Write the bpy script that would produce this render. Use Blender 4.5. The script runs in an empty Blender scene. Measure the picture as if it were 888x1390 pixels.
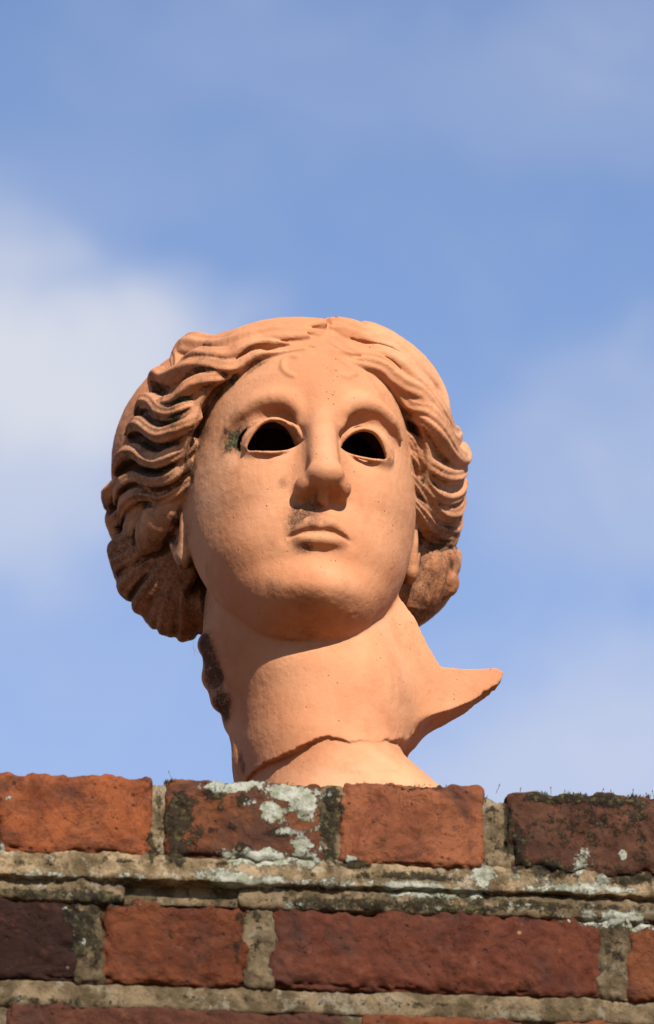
import bpy, bmesh, math, random
import numpy as np
from mathutils import Vector, Matrix
R_ = math.radians
sc = bpy.context.scene
VOX = 0.75            # sculpting grid of the bust, mm

# ---------------------------------------------------------------- camera, sky, sun, exposure
WALL_TOP = 2.6                       # top of the brick wall above the ground, metres
HEAD_O = Vector((0.0, 0.0, WALL_TOP + 0.228))   # point between the ears at eye level
PITCH = R_(25.0); DIST = 3.0
cam_d = bpy.data.cameras.new("camera"); cam = bpy.data.objects.new("camera", cam_d)
sc.collection.objects.link(cam); sc.camera = cam
aim = HEAD_O + Vector((0.01704, 0, 0)) + Vector((0, math.sin(PITCH), -math.cos(PITCH)))*0.00807
cam.location = aim + Vector((0, -math.cos(PITCH), -math.sin(PITCH)))*DIST
cam.rotation_euler = (math.pi/2 + PITCH, 0, 0)
cam_d.sensor_fit = 'VERTICAL'; cam_d.sensor_height = 24.0
cam_d.lens = 24.0*(2.23*3000.0)/1390.0
cam_d.clip_start = 0.1; cam_d.clip_end = 2000.0
cam_d.dof.use_dof = True; cam_d.dof.focus_distance = 2.93; cam_d.dof.aperture_fstop = 6.3

SUN_EL = R_(34.0); SUN_AZ = R_(19.5)   # azimuth to the right of the camera's back
sun_dir = Vector((math.sin(SUN_AZ)*math.cos(SUN_EL), -math.cos(SUN_AZ)*math.cos(SUN_EL), math.sin(SUN_EL)))  # towards the sun
sd = bpy.data.lights.new("sun", 'SUN'); sd.energy = 5.0; sd.angle = R_(0.55); sd.color = (1.0, 0.98, 0.94)
so = bpy.data.objects.new("sun", sd); sc.collection.objects.link(so)
so.rotation_euler = sun_dir.to_track_quat('Z', 'Y').to_euler(); so.location = (2, -4, 8)

world = bpy.data.worlds.new("World"); sc.world = world; world.use_nodes = True
def nd(nt, typ, **kw):
    n = nt.nodes.new(typ)
    for k, v in kw.items():
        if k == 'inp':
            for a, b in v.items(): n.inputs[a].default_value = b
        else: setattr(n, k, v)
    return n
def build_sky():
    nt = world.node_tree; nt.nodes.clear(); L = nt.links.new
    out = nd(nt, 'ShaderNodeOutputWorld'); bg = nd(nt, 'ShaderNodeBackground', inp={'Strength': 0.085}); L(bg.outputs[0], out.inputs[0])
    sky = nd(nt, 'ShaderNodeTexSky', sky_type='NISHITA', sun_disc=False, sun_elevation=SUN_EL, altitude=50, air_density=1.0, dust_density=0.0, ozone_density=2.0)
    # the sky texture's sun at rotation 0 lies towards +Y, turning clockwise seen from above
    sky.sun_rotation = math.atan2(sun_dir.x, sun_dir.y)
    tint = nd(nt, 'ShaderNodeMix', data_type='RGBA', blend_type='MULTIPLY', inp={0: 1.0, 'B': (0.90, 0.97, 1.12, 1)})
    L(sky.outputs[0], tint.inputs['A'])
    tc = nd(nt, 'ShaderNodeTexCoord')
    def math_(op, a, b=None, cl=False):
        n = nd(nt, 'ShaderNodeMath', operation=op, use_clamp=cl)
        for k, v in enumerate((a, b)):
            if v is None: continue
            if isinstance(v, (int, float)): n.inputs[k].default_value = v
            else: L(v, n.inputs[k])
        return n.outputs[0]
    def dot(vec):
        n = nd(nt, 'ShaderNodeVectorMath', operation='DOT_PRODUCT'); L(tc.outputs['Generated'], n.inputs[0]); n.inputs[1].default_value = vec; return n.outputs['Value']
    def ramp(val, lo, hi, a=0.0, b=1.0, kind='SMOOTHSTEP'):
        n = nd(nt, 'ShaderNodeMapRange', interpolation_type=kind, inp={'From Min': lo, 'From Max': hi, 'To Min': a, 'To Max': b}); L(val, n.inputs[0]); return n.outputs[0]
    def mixc(f, a, col):
        n = nd(nt, 'ShaderNodeMix', data_type='RGBA', inp={'B': col}); L(f, n.inputs[0]); L(a, n.inputs['A']); return n.outputs['Result']
    def noise(scale, detail=3.0, rough=0.5, dist=0.0, stretch=(1, 1, 1), loc=(0, 0, 0)):
        mp = nd(nt, 'ShaderNodeMapping'); mp.inputs['Scale'].default_value = stretch; mp.inputs['Location'].default_value = loc; L(tc.outputs['Generated'], mp.inputs[0])
        n = nd(nt, 'ShaderNodeTexNoise', inp={'Scale': scale, 'Detail': detail, 'Roughness': rough, 'Distortion': dist}); L(mp.outputs[0], n.inputs['Vector']); return n.outputs[0]
    el = dot((0, 0, 1))
    c = tint.outputs['Result']
    c = mixc(ramp(el, 0.14, 0.56, 0.85, 0.0, 'LINEAR'), c, (3.3, 4.15, 6.3, 1))          # paler towards the horizon
    wisps = math_('MULTIPLY', ramp(noise(9.0, 4.0, 0.5, 0.5, (1, 1, 1.6), (0.31, 0, 0.12)), 0.42, 0.72), 0.22)
    c = mixc(wisps, c, (3.5, 3.9, 5.3, 1))
    # soft cloud banks, placed by direction
    nz = noise(16.0, 5.0, 0.55, 0.3); nz2 = noise(42.0, 6.0, 0.6, 0.4)
    wob = math_('ADD', math_('MULTIPLY', math_('SUBTRACT', nz, 0.5), 0.17), math_('MULTIPLY', math_('SUBTRACT', nz2, 0.5), 0.14))
    U = dot((1, 0, 0)); Vv = dot((0, -math.sin(PITCH), math.cos(PITCH)))
    for (u0, v0, ru, rv, amt, col) in SKY_BANKS:
        du = math_('DIVIDE', math_('SUBTRACT', U, u0), ru); dv = math_('DIVIDE', math_('SUBTRACT', Vv, v0), rv)
        d = math_('SQRT', math_('ADD', math_('POWER', math_('ABSOLUTE', du), 2.0), math_('POWER', math_('ABSOLUTE', dv), 2.0)))
        d = math_('ADD', d, math_('MULTIPLY', wob, 6.0))
        back = ramp(dot((0, math.cos(PITCH), math.sin(PITCH))), 0.2, 0.5)
        c = mixc(math_('MULTIPLY', ramp(d, 1.18, 0.35, 0.0, amt), back), c, col)
    streak = math_('MULTIPLY', ramp(noise(30.0, 6.0, 0.62, 0.8, (1, 1, 1.5), (3.1, 0.4, 1.2)), 0.46, 0.74), ramp(noise(7.0, 2.0, 0.5, 0.0, (1, 1, 1), (0.7, 2.2, 0.9)), 0.40, 0.62, 0.05, 0.28))
    c = mixc(streak, c, (4.3, 4.55, 5.3, 1))
    L(c, bg.inputs['Color'])
W_ = (4.8, 4.95, 5.5, 1); P_ = (3.4, 3.85, 5.05, 1); Q_ = (3.9, 4.3, 5.5, 1)
def bank(px, py, rx, ry, amt, col): return ((px-444)/6690, (695-py)/6690, rx/6690, ry/6690, amt, col)
SKY_BANKS = [(-0.050, 0.029, 0.046, 0.024, 0.85, W_), (-0.058, 0.006, 0.034, 0.030, 0.55, W_), (-0.085, 0.036, 0.05, 0.034, 0.7, W_),
             (0.060, 0.012, 0.034, 0.026, 0.38, P_), (0.045, 0.085, 0.05, 0.022, 0.22, P_), (0.055, -0.058, 0.055, 0.040, 0.75, Q_)]
build_sky()
sc.view_settings.view_transform = 'Standard'; sc.view_settings.look = 'None'
sc.view_settings.exposure = 0.8; sc.view_settings.gamma = 1.0; sc.view_settings.use_curve_mapping = False
sc.cycles.max_bounces = 6; sc.cycles.use_denoising = True
# ---------------------------------------------------------------- numpy volume sculpting
import numpy as np
F4 = np.float32
def smin(a, b, k):
    h = np.clip(0.5 + 0.5*(b-a)/k, 0, 1)
    return b*(1-h) + a*h - k*h*(1-h)
def smax(a, b, k): return -smin(-a, -b, k)
def table(pts, sig=4.0, lo=-300, hi=200):
    """1-D profile (value against height), linear through pts then softened"""
    z = np.arange(lo, hi+1, 1.0); p = sorted(pts)
    v = np.interp(z, [q[0] for q in p], [q[1] for q in p])
    if sig > 0:
        r = int(3*sig)+1; g = np.exp(-0.5*(np.arange(-r, r+1)/sig)**2); g /= g.sum()
        v = np.convolve(np.pad(v, r, mode='edge'), g, 'valid')
    return lambda q: np.interp(q, z, v).astype(F4)
_RND = {}
def vnoise(x, y, z, scale, seed=0):
    """smooth value noise in -1..1"""
    if seed not in _RND: _RND[seed] = np.random.RandomState(1000+seed).rand(32, 32, 32).astype(F4)*2-1
    G = _RND[seed]; out = 0
    x, y, z = (np.asarray(v, F4)/scale + 57.3 for v in (x, y, z))
    i, j, k = (np.floor(v).astype(np.int32) for v in (x, y, z)); fx, fy, fz = x-i, y-j, z-k
    fx, fy, fz = (t*t*(3-2*t) for t in (fx, fy, fz))
    for a in (0, 1):
        for b in (0, 1):
            for c in (0, 1):
                out = out + G[(i+a) & 31, (j+b) & 31, (k+c) & 31]*(fx if a else 1-fx)*(fy if b else 1-fy)*(fz if c else 1-fz)
    return out
def fbm(x, y, z, scale, seed=0, octs=3):
    o = 0; a = 1.0; n = 0
    for q in range(octs):
        o = o + a*vnoise(x, y, z, scale, seed+q); n += a; a *= 0.5; scale = scale*0.47
    return o/n
class Vol:
    def __init__(s, lo, hi, h):
        s.lo = np.array(lo, float); s.h = h
        s.n = (np.ceil((np.array(hi)-s.lo)/h)).astype(int)+1
        s.ax = [(s.lo[i]+h*np.arange(s.n[i])).astype(F4) for i in range(3)]
    def new(s): return np.full(s.n, 60.0, F4)
    def win(s, lo, hi):
        sl = []
        for i in range(3):
            a = int(np.clip(np.floor((lo[i]-s.lo[i])/s.h), 0, s.n[i]-1)); b = int(np.clip(np.ceil((hi[i]-s.lo[i])/s.h)+1, a+1, s.n[i]))
            sl.append(slice(a, b))
        return tuple(sl), s.ax[0][sl[0]][:, None, None], s.ax[1][sl[1]][None, :, None], s.ax[2][sl[2]][None, None, :]
    def all(s): return s.ax[0][:, None, None], s.ax[1][None, :, None], s.ax[2][None, None, :]
    # -- primitives return (slice, distance)
    def ell(s, c, r, pad=12, rot=None):
        R = max(r) if rot is not None else None
        ext = [R]*3 if rot is not None else r
        sl, x, y, z = s.win([c[i]-ext[i]-pad for i in range(3)], [c[i]+ext[i]+pad for i in range(3)])
        X, Y, Z = x-c[0], y-c[1], z-c[2]
        if rot is not None:
            M = np.array(rot, F4)   # rows = local axes
            X, Y, Z = (M[i, 0]*X+M[i, 1]*Y+M[i, 2]*Z for i in range(3))
        k0 = np.sqrt((X/r[0])**2+(Y/r[1])**2+(Z/r[2])**2)
        k1 = np.sqrt((X/r[0]**2)**2+(Y/r[1]**2)**2+(Z/r[2]**2)**2)
        return sl, (k0*(k0-1)/np.maximum(k1, 1e-4)).astype(F4)
    def tube(s, pts, rad, pad=8):
        """round tapered tube through points"""
        P = np.array(pts, float); r = np.interp(np.linspace(0, 1, len(P)), np.linspace(0, 1, len(rad)), rad)
        m = r.max()+pad; sl, x, y, z = s.win(P.min(0)-m, P.max(0)+m)
        D = np.full((x.shape[0], y.shape[1], z.shape[2]), 60., F4)
        for i in range(len(P)-1):
            a, b = P[i], P[i+1]; mm = max(r[i], r[i+1])+pad
            s2, X, Y, Z = s.win(np.minimum(a, b)-mm, np.maximum(a, b)+mm)
            X = X-a[0]; Y = Y-a[1]; Z = Z-a[2]; ab = b-a; L = (ab@ab)+1e-9
            t = np.clip((X*ab[0]+Y*ab[1]+Z*ab[2])/L, 0, 1)
            d = np.sqrt((X-t*ab[0])**2+(Y-t*ab[1])**2+(Z-t*ab[2])**2)-(r[i]+(r[i+1]-r[i])*t)
            q = tuple(slice(u.start-v.start, u.stop-v.start) for u, v in zip(s2, sl))
            D[q] = np.minimum(D[q], d.astype(F4))
        return sl, D
    def lock(s, pts, nrm, W, H, strands=0, amp=0.0, pad=6, phase=0.0):
        """flattened lock of hair: elliptical section W (sideways) x H (outwards) with strand grooves along it"""
        P = np.array(pts, float); N = np.array(nrm, float); n = len(P); u = np.linspace(0, 1, n)
        W = np.interp(u, np.linspace(0, 1, len(W)), W); H = np.interp(u, np.linspace(0, 1, len(H)), H)
        m = max(W.max(), H.max())+pad; sl, x, y, z = s.win(P.min(0)-m, P.max(0)+m)
        D = np.full((x.shape[0], y.shape[1], z.shape[2]), 60., F4)
        for i in range(n-1):
            a, b = P[i], P[i+1]; mm = max(W[i], W[i+1], H[i], H[i+1])+pad
            s2, X, Y, Z = s.win(np.minimum(a, b)-mm, np.maximum(a, b)+mm)
            X = X-a[0]; Y = Y-a[1]; Z = Z-a[2]; ab = b-a; L = (ab@ab)+1e-9
            t = np.clip((X*ab[0]+Y*ab[1]+Z*ab[2])/L, 0, 1)
            nn = N[i]+N[i+1]; T = ab/np.sqrt(L); nn = nn-(nn@T)*T; nn /= np.linalg.norm(nn)+1e-9; B = np.cross(T, nn)
            dx, dy, dz = X-t*ab[0], Y-t*ab[1], Z-t*ab[2]
            hn = dx*nn[0]+dy*nn[1]+dz*nn[2]; w = dx*B[0]+dy*B[1]+dz*B[2]; al = dx*T[0]+dy*T[1]+dz*T[2]
            ww = W[i]+(W[i+1]-W[i])*t; hh = H[i]+(H[i+1]-H[i])*t
            q0 = np.sqrt((w/ww)**2+(hn/hh)**2+(al/np.minimum(ww, hh))**2)
            q1 = np.sqrt((w/ww**2)**2+(hn/hh**2)**2+(al/np.minimum(ww, hh)**2)**2)
            d = q0*(q0-1)/np.maximum(q1, 1e-3)
            if strands: 
                d = d + amp*(0.5+0.5*np.cos(np.clip(w/ww, -1, 1)*np.pi*strands+phase))*np.clip(1.2-0.3*np.abs(w/ww), 0, 1)
            q = tuple(slice(u_.start-v.start, u_.stop-v.start) for u_, v in zip(s2, sl))
            D[q] = np.minimum(D[q], d.astype(F4))
        return sl, D
    # -- combining
    def add(s, A, prim, k=0.0):
        sl, d = prim; A[sl] = smin(A[sl], d, k) if k > 0 else np.minimum(A[sl], d)
    def cut(s, A, prim, k=0.0):
        sl, d = prim; A[sl] = smax(A[sl], -d, k) if k > 0 else np.maximum(A[sl], -d)
    def brush(s, A, c, r, amount, rot=None):
        """push the surface out (+) or in (-) around c"""
        e = [2.6*max(r)]*3 if rot is not None else [2.6*q for q in r]
        sl, x, y, z = s.win([c[i]-e[i] for i in range(3)], [c[i]+e[i] for i in range(3)])
        X, Y, Z = x-c[0], y-c[1], z-c[2]
        if rot is not None:
            M = np.array(rot, F4); X, Y, Z = (M[i, 0]*X+M[i, 1]*Y+M[i, 2]*Z for i in range(3))
        A[sl] -= (amount*np.exp(-((X/r[0])**2+(Y/r[1])**2+(Z/r[2])**2))).astype(F4)
    def groove(s, A, pts, rad, depth, k=None):
        """soft furrow (depth>0) or ridge (depth<0) along a line"""
        rad_ = list(rad); sl, d = s.tube(pts, [0.01]*2, pad=max(rad_)*2.6)
        w = max(rad_)
        A[sl] += (depth*np.exp(-(np.maximum(d, 0)/w)**2)).astype(F4)
    def sample(s, A, V):
        q = (V-s.lo)/s.h; i = np.clip(np.floor(q).astype(int), 0, s.n-2); f = (q-i).astype(F4); o = 0
        for a in (0, 1):
            for b in (0, 1):
                for c in (0, 1):
                    o = o + A[i[:, 0]+a, i[:, 1]+b, i[:, 2]+c]*(f[:, 0] if a else 1-f[:, 0])*(f[:, 1] if b else 1-f[:, 1])*(f[:, 2] if c else 1-f[:, 2])
        return o
def surface(vol, A):
    """naive surface nets: vertices (mm) and quads"""
    S = A < 0; n = S.shape
    cnt = np.zeros([q-1 for q in n], np.uint8)
    for a in (0, 1):
        for b in (0, 1):
            for c in (0, 1): cnt += S[a:n[0]-1+a, b:n[1]-1+b, c:n[2]-1+c]
    I = np.argwhere((cnt > 0) & (cnt < 8)).astype(np.int32)
    idx = np.full(cnt.shape, -1, np.int32); idx[I[:, 0], I[:, 1], I[:, 2]] = np.arange(len(I))
    C = {}
    for a in (0, 1):
        for b in (0, 1):
            for c in (0, 1): C[a, b, c] = A[I[:, 0]+a, I[:, 1]+b, I[:, 2]+c]
    acc = np.zeros((len(I), 3)); m = np.zeros(len(I))
    ks = list(C)
    for p in ks:
        for ax in range(3):
            if p[ax] == 0:
                q = list(p); q[ax] = 1; q = tuple(q); u, v = C[p], C[q]; x = (u < 0) != (v < 0)
                t = np.where(x, u/np.where(x, u-v, 1), 0)
                pos = np.zeros((len(I), 3)); pos[:] = p; pos[:, ax] += t
                acc += pos*x[:, None]; m += x
    V = (I+acc/m[:, None])*vol.h+vol.lo
    Q = []
    for ax in range(3):
        sl0 = [slice(1, -1)]*3; sl1 = [slice(1, -1)]*3; sl0[ax] = slice(0, n[ax]-1); sl1[ax] = slice(1, n[ax])
        s0 = S[tuple(sl0)]; s1 = S[tuple(sl1)]; E = np.argwhere(s0 != s1); ins = s0[E[:, 0], E[:, 1], E[:, 2]]
        E = E+1; E[:, ax] -= 1
        b, c = (ax+1) % 3, (ax+2) % 3
        def cell(db, dc):
            e = E.copy(); e[:, b] -= db; e[:, c] -= dc; return idx[e[:, 0], e[:, 1], e[:, 2]]
        q = np.stack([cell(1, 1), cell(0, 1), cell(0, 0), cell(1, 0)], 1)
        q[~ins] = q[~ins][:, ::-1]; Q.append(q)
    return V, np.concatenate(Q)
def relax(V, Q, it=1, lam=0.4):
    e = np.concatenate([Q[:, [0, 1]], Q[:, [1, 2]], Q[:, [2, 3]], Q[:, [3, 0]]]); n = len(V)
    deg = np.bincount(e[:, 0], minlength=n)+np.bincount(e[:, 1], minlength=n)
    for _ in range(it):
        for sgn in (lam, -lam*1.04):
            A = np.stack([np.bincount(e[:, 0], V[e[:, 1], i], n)+np.bincount(e[:, 1], V[e[:, 0], i], n) for i in range(3)], 1)/np.maximum(deg, 1)[:, None]
            V = V+sgn*(A-V)
    return V
# shared: ellipsoids of the hair mass (centre, radii) in head mm
HAIR_BASE = [((-3, -46, 41), (106.5, 87, 90)), ((0, 3, 38), (88, 76, 74)), ((4, -57, -18), (102, 50, 55))]
LOCKS = [  # centre line (mm), outward normals, half widths, heights, strands, groove depth
 ([(3.3,68.2,82.1),(-10.5,68.1,77.9),(-25.1,66.4,76.6),(-39.7,61.6,74.5),(-50.2,52.3,72.4),(-59.1,36.9,78.4),(-68.9,20.9,86.7),(-74.3,16.4,81.5),(-76.9,27.3,68.3)],
  [(0.05,0.83,0.56),(-0.17,0.85,0.51),(-0.33,0.82,0.48),(-0.43,0.76,0.49),(-0.52,0.65,0.54),(-0.61,0.52,0.6),(-0.68,0.41,0.61),(-0.75,0.36,0.56),(-0.82,0.35,0.45)], [7.3, 9.8, 11.0, 11.0, 5.9], [6.1, 7.3, 8.5, 9.8, 5.9], 3, 1.1),
 ([(-2.9,77.5,64.1),(-17,73.8,65.6),(-31,70.4,67.7),(-41.6,66,65.1),(-48.5,60.8,61.2),(-57.5,54.4,63.3),(-66,46.3,67.7),(-72.7,38.7,67.9),(-76.6,33.5,63.2)],
  [(-0.05,0.91,0.42),(-0.22,0.89,0.4),(-0.33,0.87,0.36),(-0.41,0.86,0.3),(-0.5,0.82,0.28),(-0.59,0.73,0.33),(-0.68,0.61,0.4),(-0.75,0.51,0.41),(-0.82,0.43,0.38)], [2.4, 4.9, 6.7, 6.7, 3.7], [2.4, 4.9, 7.3, 8.5, 4.4], 2, 1.1),
 ([(-8.7,78,61.5),(-20.1,74.3,59.9),(-33.2,70.6,59.8),(-40.7,66.5,57.3),(-46.8,62.8,54.4),(-54.8,58.9,54.6),(-63.1,53,57.6),(-71.5,44.2,59.8),(-76.8,32.9,61),(-81.3,20,64),(-85.6,10.7,70.3),(-88.6,6.4,67.2),(-88.7,8.7,58)],
  [(-0.16,0.91,0.38),(-0.31,0.91,0.29),(-0.38,0.92,0.09),(-0.37,0.9,-0.22),(-0.35,0.86,-0.37),(-0.47,0.86,-0.18),(-0.63,0.76,0.14),(-0.75,0.59,0.3),(-0.81,0.46,0.35),(-0.84,0.4,0.38),(-0.84,0.4,0.38),(-0.85,0.41,0.34),(-0.88,0.41,0.26)], [2.4, 4.3, 5.5, 6.1, 7.3, 6.7, 2.9], [2.4, 4.9, 7.3, 8.5, 9.8, 9.8, 4.4], 2, 1.1),
 ([(-45.5,56.5,52.7),(-55.9,57,49.7),(-63.7,55,48),(-70.7,50.2,45.9),(-74.8,44.2,43.1),(-78.7,36.1,41.8),(-83.8,24.9,45.9),(-88.3,11.3,55.2)],
  [(-0.56,0.81,-0.18),(-0.36,0.85,-0.39),(-0.47,0.85,-0.21),(-0.67,0.74,0.03),(-0.78,0.61,0.09),(-0.86,0.5,0.1),(-0.9,0.41,0.15),(-0.9,0.38,0.23)], [3.7, 5.5, 6.1, 6.1, 5.5, 2.2], [3.7, 7.3, 8.5, 8.5, 8.5, 3.7], 2, 1.1),
 ([(-60.7,38.7,44.7),(-69.4,43.3,38.5),(-75.8,42.2,34.5),(-79.9,35,34.2),(-84.5,25.7,39.4),(-88.1,16.5,49.2),(-92.2,7.1,54),(-95.9,-0.1,51.7),(-97.6,-4,47.4)],
  [(-0.14,0.38,-0.91),(-0.28,0.69,-0.67),(-0.61,0.73,-0.3),(-0.84,0.54,-0.07),(-0.91,0.41,0.04),(-0.92,0.38,0.12),(-0.89,0.42,0.15),(-0.87,0.48,0.13),(-0.85,0.52,0.08)], [3.7, 5.5, 6.7, 6.7, 2.9], [3.7, 7.3, 9.2, 9.8, 4.4], 3, 1.1),
 ([(-78.6,30.4,30.9),(-85.8,21.2,35.3),(-89.2,12.9,42.5),(-92.9,5.5,45.8),(-94.9,-0.8,44.2)],
  [(-0.9,0.43,-0.12),(-0.93,0.37,-0.04),(-0.93,0.38,0.03),(-0.9,0.43,0.06),(-0.87,0.49,0.05)], [3.0, 4.9, 2.6], [4.9, 6.1, 2.9], 2, 1.1),
 ([(-69.7,45.6,29.1),(-73.9,42,25.3),(-79.1,35.3,23.3),(-84.4,25.3,24.7),(-89.4,15.8,32),(-94.2,6.7,39.7),(-99.4,-2.3,42.3),(-103,-10.6,40.5)],
  [(0.7,0.38,-0.61),(-0.17,0.78,-0.6),(-0.71,0.62,-0.33),(-0.87,0.44,-0.2),(-0.92,0.38,-0.11),(-0.91,0.42,-0.03),(-0.89,0.46,-0),(-0.89,0.46,-0.01)], [4.9, 6.1, 6.1, 6.1, 6.1, 2.2], [4.9, 7.3, 9.8, 9.8, 4.4], 3, 1.1),
 ([(-65.6,22.4,22.9),(-72.9,26.7,15.4),(-79.9,23.8,12.5),(-85.8,13.8,13),(-91.1,5.1,18.4),(-96,-1.8,25),(-101.5,-10,27.6),(-105.9,-19.4,26.1),(-107.7,-28.3,23.1)],
  [(-0.71,0.69,0.18),(-0.42,0.8,-0.43),(-0.57,0.52,-0.64),(-0.81,0.4,-0.43),(-0.86,0.41,-0.29),(-0.87,0.44,-0.22),(-0.88,0.43,-0.19),(-0.92,0.35,-0.2),(-0.95,0.24,-0.22)], [4.9, 6.1, 6.1, 6.7, 6.1, 2.6], [4.9, 7.3, 9.8, 9.8, 5.1], 3, 1.1),
 ([(-67.4,19.5,12.3),(-73.1,20.5,6.4),(-77.7,16.4,3.4),(-83.7,7.4,3.7),(-89,-0.7,7.3),(-95.1,-8,12.4),(-100.8,-17.9,13.6),(-104.6,-29.6,12.2),(-105.5,-41.7,10.1)],
  [(-0.73,0.66,0.18),(-0.68,0.55,-0.49),(-0.62,0.41,-0.67),(-0.72,0.4,-0.56),(-0.8,0.42,-0.44),(-0.83,0.42,-0.37),(-0.87,0.35,-0.36),(-0.91,0.21,-0.37),(-0.92,0.06,-0.38)], [4.9, 5.5, 5.5, 5.5, 2.9], [4.9, 7.3, 9.8, 9.8, 4.4], 2, 1.1),
 ([(-68.2,15,-1.3),(-75.3,7.6,-4),(-81.9,0.1,-3.7),(-88.6,-6.1,1.3),(-93.8,-13.9,4.1),(-99,-24.7,4.2),(-101.2,-38.1,2.7),(-101.4,-52.6,1.4)],
  [(-0.84,0.54,-0.05),(-0.8,0.46,-0.39),(-0.75,0.41,-0.51),(-0.76,0.42,-0.5),(-0.8,0.37,-0.47),(-0.85,0.26,-0.45),(-0.9,0.11,-0.42),(-0.94,-0.06,-0.34)], [4.9, 6.1, 6.7, 6.7, 2.9], [4.9, 7.3, 9.8, 8.5, 4.4], 3, 1.1),
 ([(-71.9,7.7,-5.4),(-78.9,-3.5,-9.8),(-83.3,-15.5,-13.5),(-87,-26,-18.5),(-90.4,-34.8,-23.2)],
  [(-0.71,0.36,-0.61),(-0.7,0.4,-0.6),(-0.71,0.45,-0.55),(-0.74,0.53,-0.42),(-0.75,0.62,-0.23)], [4.2, 9.8, 12.6, 11.2, 5.6], [2.3, 7.0, 10.4, 9.3, 4.6], 0, 0),
 ([(-78.7,-9.9,-3.8),(-87.7,-19,-4.1),(-92.7,-29.9,-4.5),(-94.8,-40.7,-9.1),(-96.4,-49.8,-15.3)],
  [(-0.69,0.44,-0.57),(-0.76,0.37,-0.54),(-0.84,0.32,-0.43),(-0.93,0.29,-0.25),(-0.97,0.25,-0.01)], [5.6, 8.4, 9.8, 9.8, 7.0], [4.6, 7.0, 8.1, 8.1, 5.8], 2, 1.1),
 ([(-102.1,-30.6,21),(-107.9,-50.3,20.5),(-105.6,-61.5,18.2),(-103,-65.9,13.4)],
  [(-0.94,0.22,-0.27),(-0.96,-0,-0.28),(-0.94,-0.17,-0.3),(-0.9,-0.27,-0.34)], [4.9, 7.3, 7.3, 2.9], [6.1, 8.5, 8.5, 3.7], 2, 1.1),
 ([(-98.5,-41.5,7.3),(-102.1,-57.4,6.7),(-103.2,-63.1,9.8),(-103,-64.4,6),(-101.8,-65.4,-0.3)],
  [(-0.9,0.06,-0.44),(-0.92,-0.1,-0.39),(-0.93,-0.19,-0.32),(-0.94,-0.22,-0.25),(-0.96,-0.21,-0.15)], [5.6, 7.0, 7.0, 7.0], [5.8, 9.3, 9.3, 7.0], 2, 1.1),
 ([(-88.4,-34.4,-12.3),(-95.2,-44.4,-15.3),(-100.3,-53.9,-14.6),(-101.8,-59.2,-15.4),(-102.3,-62.1,-19.8)],
  [(-0.82,0.45,-0.34),(-0.93,0.32,-0.15),(-0.99,0.15,-0.04),(-1,0.01,-0.02),(-1,-0.07,-0.03)], [5.6, 8.4, 8.4, 8.4, 7.0], [4.6, 9.3, 10.4, 9.3, 7.0], 3, 1.1),
 ([(-85.8,-36.3,-19.7),(-92.4,-44.6,-23.1),(-98.4,-54.4,-24),(-99.3,-60.7,-23.4),(-99.2,-65.3,-27.5)],
  [(-0.76,0.6,-0.26),(-0.89,0.4,-0.21),(-0.97,0.16,-0.18),(-0.99,-0.02,-0.15),(-0.99,-0.09,-0.1)], [5.6, 8.4, 8.4, 8.4, 7.0], [4.6, 9.3, 10.4, 9.3, 7.0], 3, 1.1),
 ([(-83.6,-37.5,-28.8),(-90,-48,-32.6),(-94.4,-59.7,-34.7),(-94.6,-65.5,-33.9),(-95.3,-67.4,-34.8),(-94.5,-68.5,-37.4)],
  [(-0.68,0.66,-0.31),(-0.83,0.34,-0.44),(-0.88,0,-0.48),(-0.86,-0.21,-0.47),(-0.83,-0.3,-0.47),(-0.8,-0.33,-0.49)], [5.6, 8.4, 9.1, 8.4, 7.0], [4.6, 9.3, 10.4, 9.3, 7.0], 3, 1.1),
 ([(-79.1,-38.2,-37.2),(-83.4,-49.8,-42.1),(-85.5,-62.7,-45.3),(-85.3,-69.3,-45),(-86.1,-71.3,-45.7)],
  [(-0.61,0.61,-0.51),(-0.7,0.26,-0.66),(-0.71,-0.08,-0.7),(-0.68,-0.29,-0.68),(-0.65,-0.39,-0.65)], [5.6, 7.7, 9.1, 8.4, 5.6], [4.6, 9.3, 10.4, 9.3, 5.8], 2, 1.1),
 ([(-74.4,-37.3,-40.9),(-76.2,-49.6,-47.1),(-77.8,-64.1,-51.7),(-77.5,-71.3,-51.5),(-78.4,-73.1,-51.7)],
  [(-0.55,0.61,-0.58),(-0.61,0.25,-0.76),(-0.6,-0.1,-0.8),(-0.57,-0.31,-0.76),(-0.55,-0.41,-0.73)], [4.2, 7.0, 9.1, 8.4, 5.6], [4.6, 8.1, 9.3, 9.3, 5.8], 2, 1.1),
 ([(-70.3,-35.9,-43.1),(-71.1,-46.5,-50.1),(-71,-61.1,-56.4),(-69.6,-70.8,-56.8),(-69.3,-74.5,-56.8)],
  [(-0.49,0.63,-0.61),(-0.53,0.31,-0.79),(-0.52,-0.03,-0.86),(-0.48,-0.28,-0.83),(-0.45,-0.42,-0.79)], [4.2, 7.0, 9.1, 8.4, 5.6], [4.6, 8.1, 9.3, 9.3, 5.8], 2, 1.1),
 ([(-66.6,-35.5,-45.6),(-64.2,-43.9,-53.8),(-61.6,-57,-59.5),(-60.6,-69.2,-61.2),(-61.4,-74.7,-59.2)],
  [(-0.28,0.63,-0.72),(-0.38,0.41,-0.83),(-0.43,0.08,-0.9),(-0.41,-0.22,-0.88),(-0.39,-0.42,-0.82)], [4.2, 7.0, 8.4, 8.4, 5.6], [3.5, 7.0, 8.1, 8.1, 5.8], 2, 1.1),
 ([(8.6,62.3,89.4),(19.8,61.1,86.4),(33.3,57.1,83.3),(45.7,53.3,82.1),(55.9,49.2,75.8),(64.3,45,69),(72.4,39.6,64.7),(79.2,32.1,58.8)],
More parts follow.
